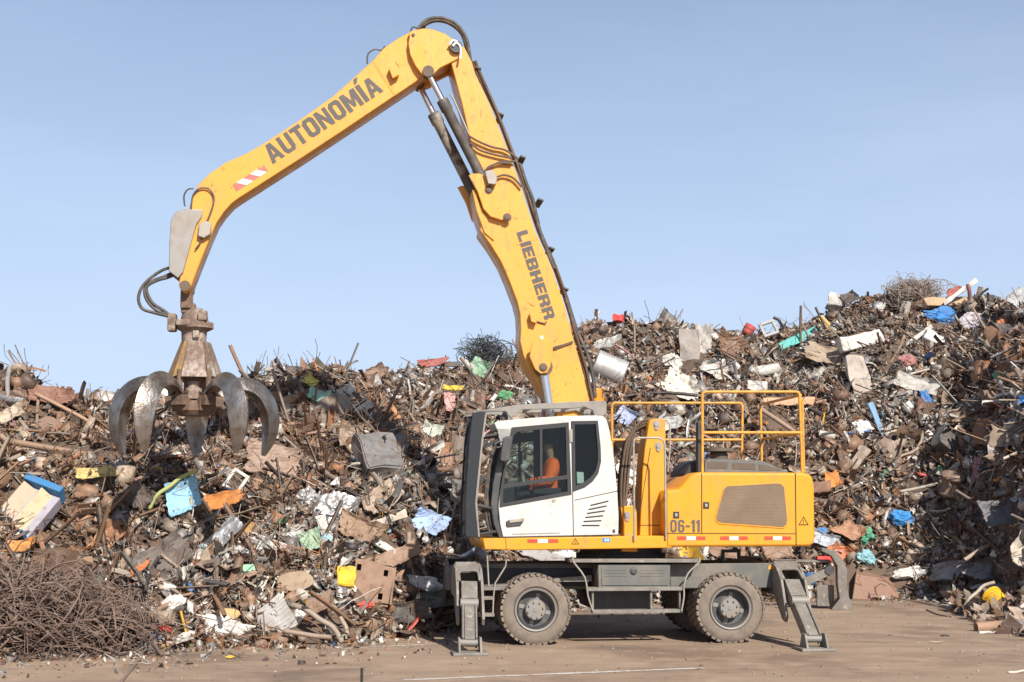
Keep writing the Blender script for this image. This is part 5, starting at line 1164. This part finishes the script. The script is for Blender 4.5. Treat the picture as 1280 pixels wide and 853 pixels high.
for kd, nm, px, py, w, h, ang, c, me_, lab, cat in ITEMS:
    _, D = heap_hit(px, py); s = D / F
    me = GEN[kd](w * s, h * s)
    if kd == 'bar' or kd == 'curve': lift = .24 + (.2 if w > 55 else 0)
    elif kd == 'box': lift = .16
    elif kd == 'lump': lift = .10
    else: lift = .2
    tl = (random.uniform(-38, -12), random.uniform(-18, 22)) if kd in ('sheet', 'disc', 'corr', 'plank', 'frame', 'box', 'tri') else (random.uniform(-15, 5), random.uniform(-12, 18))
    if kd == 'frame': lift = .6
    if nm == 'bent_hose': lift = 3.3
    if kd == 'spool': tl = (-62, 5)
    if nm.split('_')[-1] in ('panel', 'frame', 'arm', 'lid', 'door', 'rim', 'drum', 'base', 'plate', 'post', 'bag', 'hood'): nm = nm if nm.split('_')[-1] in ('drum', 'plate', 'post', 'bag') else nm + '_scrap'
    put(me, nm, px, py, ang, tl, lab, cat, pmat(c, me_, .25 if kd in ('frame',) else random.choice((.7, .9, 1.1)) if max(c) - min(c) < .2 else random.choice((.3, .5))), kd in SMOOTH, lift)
# larger crushed pieces that make up the body of the heap
def wrecks(n):
    wv, wf, wt = [], [], []
    px, t, pos = place(n, -120, 1420, .02, .93, 4.); c = tints(px, t, len(px)); c = brown(c, px, t)
    for i in range(len(px)):
        g = random.choice(('sheet', 'sheet', 'sheet', 'sheet', 'sheet', 'box', 'box', 'beam', 'beam', 'corr', 'corr', 'plank', 'drum', 'frame', 'pipe')); k = random.uniform(.35, .95)
        me = GEN[g](k * random.uniform(.8, 1.3), k * {'beam': .16, 'plank': .2, 'drum': .5, 'pipe': .2}.get(g, random.uniform(.45, .9)))
        m = Matrix.Translation(Vector(pos[i]) + Vector((0, -.55, .8)) * .1) @ Matrix.Rotation(R(random.uniform(-40, 40)), 4, 'Z') @ Matrix.Rotation(R(90 + random.uniform(-65, 5)), 4, 'X') @ Matrix.Rotation(R(random.uniform(-90, 90)), 4, 'Z')
        me.transform(m); o = len(wv); wv += [tuple(v.co) for v in me.vertices]; wf += [tuple(j + o for j in p.vertices) for p in me.polygons]; wt += [tuple(c[i])] * len(me.vertices)
        bpy.data.meshes.remove(me)
    me = mesh(wv, wf); at = me.attributes.new('tint', 'FLOAT_COLOR', 'POINT'); at.data.foreach_set('color', np.array(wt, np.float32).ravel())
    tag(link('wreck_scrap', me, M['scrap']), 'crushed sheets, boxes, drums and beams packed into the heap', kind='stuff')
wrecks(330)
# casing with blue ends and beige flaps
h, D = heap_hit(32, 637); s = D / F
t0 = link('blue_casing', None); tag(t0, 'large blue ended casing with two open beige flaps at the far end of the heap', 'casing')
t0.matrix_world = Matrix.Translation(h + (CP - h).normalized() * .5) @ Matrix.Rotation(R(8), 4, 'Z') @ Matrix.Rotation(R(50), 4, 'X') @ Matrix.Rotation(R(-26), 4, 'Z')
MB().box((0, 0, -.14), (.66, .90, .24)).build('shell', pmat((.34, .32, .36)), t0, .02)
for s_ in (-1, 1):
    MB().box((0, s_ * .50, -.04), (.66, .12, .34)).build('end_panel', pmat((.035, .17, .36), 0, .35), t0, .01)
MB().box((-.17, 0, .02), (.03, .82, .30), Matrix.Rotation(R(-58), 3, 'Y')).build('flap', pmat((.46, .34, .24), 0, .2), t0, .006)
MB().box((.13, 0, .02), (.03, .82, .28), Matrix.Rotation(R(-52), 3, 'Y')).build('flap', pmat((.48, .40, .25), 0, .2), t0, .006)
# big rusty box with bolt holes
h, D = heap_hit(466, 731)
rb = MB(); rbm = mat('rust_box', (.30, .195, .135), .85, 0, (.22, .135, .09), 4, .4, .65, .3, 30, (.13, .08, .055), 8, .58, .7)
me = curve_mesh([[(-.33, -.34), (.33, -.30), (.35, .28), (-.28, .36)]] + [[(x - .035, y - .05), (x + .035, y - .05), (x + .035, y + .05), (x - .035, y + .05)] for x, y in ((-.22, .22), (.22, .18), (.18, -.20), (-.2, -.2))], .03, .004)
o = link('rusty_box', me, rbm); tag(o, 'big rusty square box with bolt holes beside the bright yellow can', 'box')
o.matrix_world = Matrix.Translation(h + Vector((0, -.35, .05))) @ Matrix.Rotation(R(8), 4, 'Z') @ Matrix.Rotation(R(78), 4, 'X') @ Matrix.Rotation(R(-8), 4, 'Z')
b = MB(); b.box((.36, 0, -.22), (.03, .6, .40)); b.box((0, .33, -.22), (.6, .03, .4)); b.box((0, -.33, -.22), (.64, .03, .4)); b.build('side_panel', rbm, o)
MB().box((0, 0, -.36), (.6, .6, .03)).build('back_panel', M['dark'], o)
# rusty shell right of the outriggers
h = ground(1097, 749); 
b = MB().add([(-.95, -.5, .05), (.75, -.6, .02), (1.05, .5, .3), (-.6, .6, .35), (-.75, -.35, .72), (.2, -.45, .60), (.85, .4, .62), (-.45, .55, .85)], [(0, 1, 5, 4), (1, 2, 6, 5), (2, 3, 7, 6), (3, 0, 4, 7), (4, 5, 6, 7)])
o = b.build('rusty_shell', pmat((.27, .15, .10), 0, .5), None, .03); tag(o, 'big dented rusty box shell on the ground behind the rear outrigger', 'box'); o.location = h + Vector((0, .3, -.03)); o.scale = (.62, .8, .8)
# curved blade standing on the ground
g = ground(1056, 763); s = g.y / F
bl_ = [(-14, 0), (14, 0), (8, 16), (6, 32), (7, 48), (2, 62), (-6, 72), (-22, 76), (-24, 72), (-12, 66), (-5, 54), (-5, 30), (-3, 14)]
me = curve_mesh([[(a * s, b_ * s) for a, b_ in bl_]], .5, .012); me.transform(Matrix.Rotation(R(90), 4, 'X'))
o = link('curved_blade_scrap', me, M['outrig']); o.location = g + Vector((0, .3, 0)); o.rotation_euler = (0, 0, R(-8)); tag(o, 'curved dusty steel blade standing on the ground right of the rear outrigger', 'blade')
b = MB(); b.box((-.52, -.05, .62), (.62, .14, .16), Matrix.Rotation(R(-24), 3, 'Y')); b.box((-.30, .1, .26), (.34, .14, .42)); b.box((-.75, .1, .95), (1.1, .3, .05))
b.build('arm', M['outrig'], o, .01)
MB().tube([(-.22, -.15, .78), (-.22, .2, .78)], .09, 14).build('pin', M['dark'], o, auto=40)
# yellow bucket and pipes at the right
g = ground(1244, 769)
me = g_from(MB().lathe([(0, -.19), (.15, -.19), (.17, -.17), (.205, .13), (.225, .13), (.23, .17), (.215, .19), (.20, .185), (.155, -.16), (0, -.16)], (0, 0, 0), 'X', 28)); crumple(me, .03, 4)
o = link('yellow_bucket', me, pmat((.70, .37, .01), 0, .3), None, False); o.location = g + Vector((0, -.15, .26)); o.rotation_euler = (R(20), R(-28), R(118)); tag(o, 'bright yellow bucket lying on its side at the foot of the right slope', 'bucket')
g = ground(1243, 789); o = link('rusty_pipe', g_pipe(.66, .17), pmat((.33, .20, .13)), None, True); o.location = g + Vector((0, 0, .08)); o.rotation_euler = (0, R(-3), R(10)); tag(o, 'short rusty open pipe lying on the ground below the yellow bucket', 'pipe')
g = ground(1237, 791); o = link('white_strip', g_plank(.42, .03), pmat(wh), None); o.location = g + Vector((0, -.1, .02)); o.rotation_euler = (0, 0, R(4)); tag(o, 'narrow white strip on the ground in front of the rusty open pipe', 'strip')
g = ground(1275, 842); o = link('pale_stick', g_bar(.3, .03), pmat((.6, .5, .42)), None, True); o.location = g + Vector((0, 0, .015)); tag(o, 'short pale stick on the bare ground near the corner', 'stick')
b = MB(); b.tube([ground(1118, 747, .05), ground(1145, 752, .03), ground(1178, 758, .02)], .02, 6, 4); o = b.build('thin_rod', pmat((.36, .25, .18)), None); tag(o, 'thin rusty rod lying on the ground right of the box shell', 'rod')
b = MB(); b.tube([ground(1158, 762, .015), ground(1172, 768, .015), ground(1190, 771, .015)], .014, 6, 4); o = b.build('thin_rod', pmat((.3, .2, .15)), None); tag(o, 'short bent rod on the ground below the thin rusty rod', 'rod')
g = ground(1181, 796); o = link('dark_stone', g_lump(.14, .06), pmat((.10, .085, .07)), None); o.location = g + Vector((0, 0, .02)); tag(o, 'dark flat stone alone on the bare ground', 'stone')
g = ground(1171, 805); o = link('flat_scrap', g_sheet(.2, .04, .04), pmat((.34, .27, .21)), None); o.location = g + Vector((0, 0, .02)); tag(o, 'flat pale scrap on the ground below the dark flat stone', 'scrap')
g = ground(288, 824); o = link('yellow_scrap', g_lump(.10, .06), pmat((.75, .50, .06), 0, .1), None); o.location = g + Vector((0, 0, .03)); tag(o, 'small bright yellow scrap alone on the bare ground', 'scrap')
g = ground(452, 862); o = MB().tube([(0, 0, 0), (0, 0, .24)], .016, 8).build('black_post', M['black'], None); o.location = g; tag(o, 'thin short black post standing on the ground close to the camera', 'post')
b = MB(); b.tube([ground(185, 795, .12), ground(183, 806, .03), ground(176, 822, .02), ground(163, 838, .02), ground(152, 853, .02), ground(146, 872, .02)], .018, 6, 5); o = b.build('loose_hose', pmat((.24, .18, .14)), None, auto=60); tag(o, 'dusty hose trailing over the ground from the wire tangle', 'hose')
tangle_m = mat('pale_wire', (.34, .28, .23), .7, .1, (.22, .16, .12), 4, .42, .6)
for px, py, rr, n, lab in ((605, 434, .33, 120, 'ball of thin dark wire on the crest left of the boom'), (1142, 371, .46, 300, 'wide pale wire ball on the crest above the cardboard box')):
    h, D = heap_hit(px, py + 6); o = wire_tangle('wire_ball', n, h + Vector((0, 0, .15)), (rr, rr * .8, rr * (.6 if px > 700 else .85)), tangle_m if px > 700 else M['dark'], lab, (1.2, 2.6), (.006, .010), 'thing', .45, 'wire ball')
# ================================================================ ground, markings, small stones
def ground_mat():
    m = mat('dusty_ground', (.315, .222, .150), .92, 0, (.20, .135, .09), .28, .46, .60, .3, 30, (.39, .275, .19), 1.4, .48, .70)
    nt = m.node_tree; b = nt.nodes['Principled BSDF']; L = nt.links.new
    src = b.inputs['Base Color'].links[0].from_socket
    tc = nd(nt, 'ShaderNodeTexCoord'); mp = nd(nt, 'ShaderNodeMapping'); mp.inputs['Scale'].default_value = (.16, 1.5, 1); mp.inputs['Rotation'].default_value = (0, 0, R(-5))
    L(tc.outputs['Object'], mp.inputs[0]); n = nd(nt, 'ShaderNodeTexNoise', Scale=1.3, Detail=6., Roughness=.6); L(mp.outputs[0], n.inputs[0])
    mr = nd(nt, 'ShaderNodeMapRange'); mr.inputs[1].default_value = .47; mr.inputs[2].default_value = .72; mr.inputs[4].default_value = .5; L(n.outputs[0], mr.inputs[0])
    mx = nd(nt, 'ShaderNodeMix', data_type='RGBA'); L(mr.outputs[0], mx.inputs[0]); L(src, mx.inputs[6]); mx.inputs[7].default_value = (.19, .132, .092, 1)
    n3 = nd(nt, 'ShaderNodeTexNoise', Scale=90., Detail=4.); L(tc.outputs['Object'], n3.inputs[0])
    m3 = nd(nt, 'ShaderNodeMapRange'); m3.inputs[1].default_value = .62; m3.inputs[2].default_value = .72; m3.inputs[4].default_value = .55; L(n3.outputs[0], m3.inputs[0])
    mx2 = nd(nt, 'ShaderNodeMix', data_type='RGBA'); L(m3.outputs[0], mx2.inputs[0]); L(mx.outputs[2], mx2.inputs[6]); mx2.inputs[7].default_value = (.17, .125, .095, 1)
    n4 = nd(nt, 'ShaderNodeTexNoise', Scale=.55, Detail=7., Roughness=.62, Distortion=.6); L(tc.outputs['Object'], n4.inputs[0])
    m4 = nd(nt, 'ShaderNodeMapRange'); m4.inputs[1].default_value = .56; m4.inputs[2].default_value = .68; m4.inputs[4].default_value = .62; L(n4.outputs[0], m4.inputs[0])
    mx4 = nd(nt, 'ShaderNodeMix', data_type='RGBA'); L(m4.outputs[0], mx4.inputs[0]); L(mx2.outputs[2], mx4.inputs[6]); mx4.inputs[7].default_value = (.135, .097, .070, 1)   # old oil stains
    L(mx4.outputs[2], b.inputs['Base Color']); return m
gm = MB().add([(-900, -300, 0), (900, -300, 0), (900, 1500, 0), (-900, 1500, 0)], [(0, 1, 2, 3)]).build('ground', ground_mat(), None); tag(gm, 'dusty brown yard ground', kind='structure')
lm = mat('worn_line', (.62, .57, .52), .85, 0, (.36, .28, .21), 6, .5, .62, 0, 30, (.33, .25, .19), 25, .5, .6)
def line(p0, p1, w):
    a, b_ = ground(*p0, .004), ground(*p1, .004); d = (b_ - a).normalized(); n = Vector((-d.y, d.x, 0)) * w / 2; N = 24
    vs, fs = [], []
    for i in range(N + 1):
        q = a.lerp(b_, i / N); e = random.uniform(.7, 1.1); vs += [q - n * e, q + n * e]
    fs = [(2 * i, 2 * i + 2, 2 * i + 3, 2 * i + 1) for i in range(N)]
    tag(MB().add(vs, fs).build('painted_line', lm, None), 'worn white line painted on the ground', kind='structure')
line((505, 850), (880, 835), .13); line((427, 811), (690, 797.5), .09); line((-40, 826), (62, 819), .09)
n = 1400
gxp = rng.uniform(-8, 13, n); gyp = rng.uniform(16.5, 31, n); s = np.exp(rng.uniform(math.log(.012), math.log(.05), (n, 1, 1)))
L = (ICO[None] + rng.normal(0, .2, (n, 12, 3))) * np.array([1, 1, .5]) * s * .5
tt = np.array([(.42, .34, .27, 0), (.25, .19, .15, 0), (.36, .29, .23, 0), (.12, .09, .07, 0)])[rng.integers(0, 4, n)]
emit('small_stones', 'small stones and crumbs scattered over the bare ground', None, None, np.stack([gxp, gyp, np.full(n, .006)], 1), L, ICF, tt, 0)

# ================================================================ light
SUN_EL, SUN_AZ = R(37), R(24)      # azimuth: to the right of straight behind the camera
S = Vector((math.sin(SUN_AZ) * math.cos(SUN_EL), -math.cos(SUN_AZ) * math.cos(SUN_EL), math.sin(SUN_EL)))
sl = bpy.data.lights.new('sun', 'SUN'); sl.energy = 5.0; sl.angle = R(.53); sl.color = (1, .95, .87)
so_ = bpy.data.objects.new('sun', sl); COL.objects.link(so_); so_.rotation_euler = S.to_track_quat('Z', 'Y').to_euler()
w = bpy.data.worlds.new('World'); scn.world = w; w.use_nodes = True; nt = w.node_tree
sky = nd(nt, 'ShaderNodeTexSky', sky_type='NISHITA'); sky.sun_disc = False; sky.sun_elevation = SUN_EL; sky.sun_rotation = math.atan2(S.x, S.y)
sky.air_density = 1.0; sky.dust_density = 1.0; sky.ozone_density = 2.0; sky.altitude = 100
bgn = nt.nodes['Background']; bgn.inputs[1].default_value = .086
tc = nd(nt, 'ShaderNodeTexCoord'); mp = nd(nt, 'ShaderNodeMapping'); mp.inputs['Scale'].default_value = (1.2, 1.2, 5.5); nt.links.new(tc.outputs['Generated'], mp.inputs[0])
cn = nd(nt, 'ShaderNodeTexNoise', Scale=2.2, Detail=7., Roughness=.55); nt.links.new(mp.outputs[0], cn.inputs[0])
cr = nd(nt, 'ShaderNodeMapRange'); cr.inputs[1].default_value = .40; cr.inputs[2].default_value = .75; cr.inputs[3].default_value = .80; cr.inputs[4].default_value = 1.08; nt.links.new(cn.outputs[0], cr.inputs[0])
sp = nd(nt, 'ShaderNodeSeparateXYZ'); nt.links.new(tc.outputs['Generated'], sp.inputs[0])
er = nd(nt, 'ShaderNodeMapRange', interpolation_type='SMOOTHSTEP'); er.inputs[1].default_value = -.02; er.inputs[2].default_value = .66; er.inputs[3].default_value = .92; er.inputs[4].default_value = .0; nt.links.new(sp.outputs[2], er.inputs[0])
ml = nd(nt, 'ShaderNodeMath', operation='MULTIPLY'); nt.links.new(cr.outputs[0], ml.inputs[0]); nt.links.new(er.outputs[0], ml.inputs[1]); ml.use_clamp = True
mx = nd(nt, 'ShaderNodeMix', data_type='RGBA'); nt.links.new(ml.outputs[0], mx.inputs[0]); nt.links.new(sky.outputs[0], mx.inputs[6]); mx.inputs[7].default_value = (5.7, 6.95, 9.3, 1)   # pale haze low in the sky, thinning upwards
nt.links.new(mx.outputs[2], bgn.inputs[0])
scn.view_settings.view_transform = 'Standard'; scn.view_settings.look = 'None'; scn.view_settings.exposure = .40; scn.view_settings.gamma = 1
scn.cycles.use_denoising = True
scn.cycles.max_bounces = 6; scn.cycles.transparent_max_bounces = 12
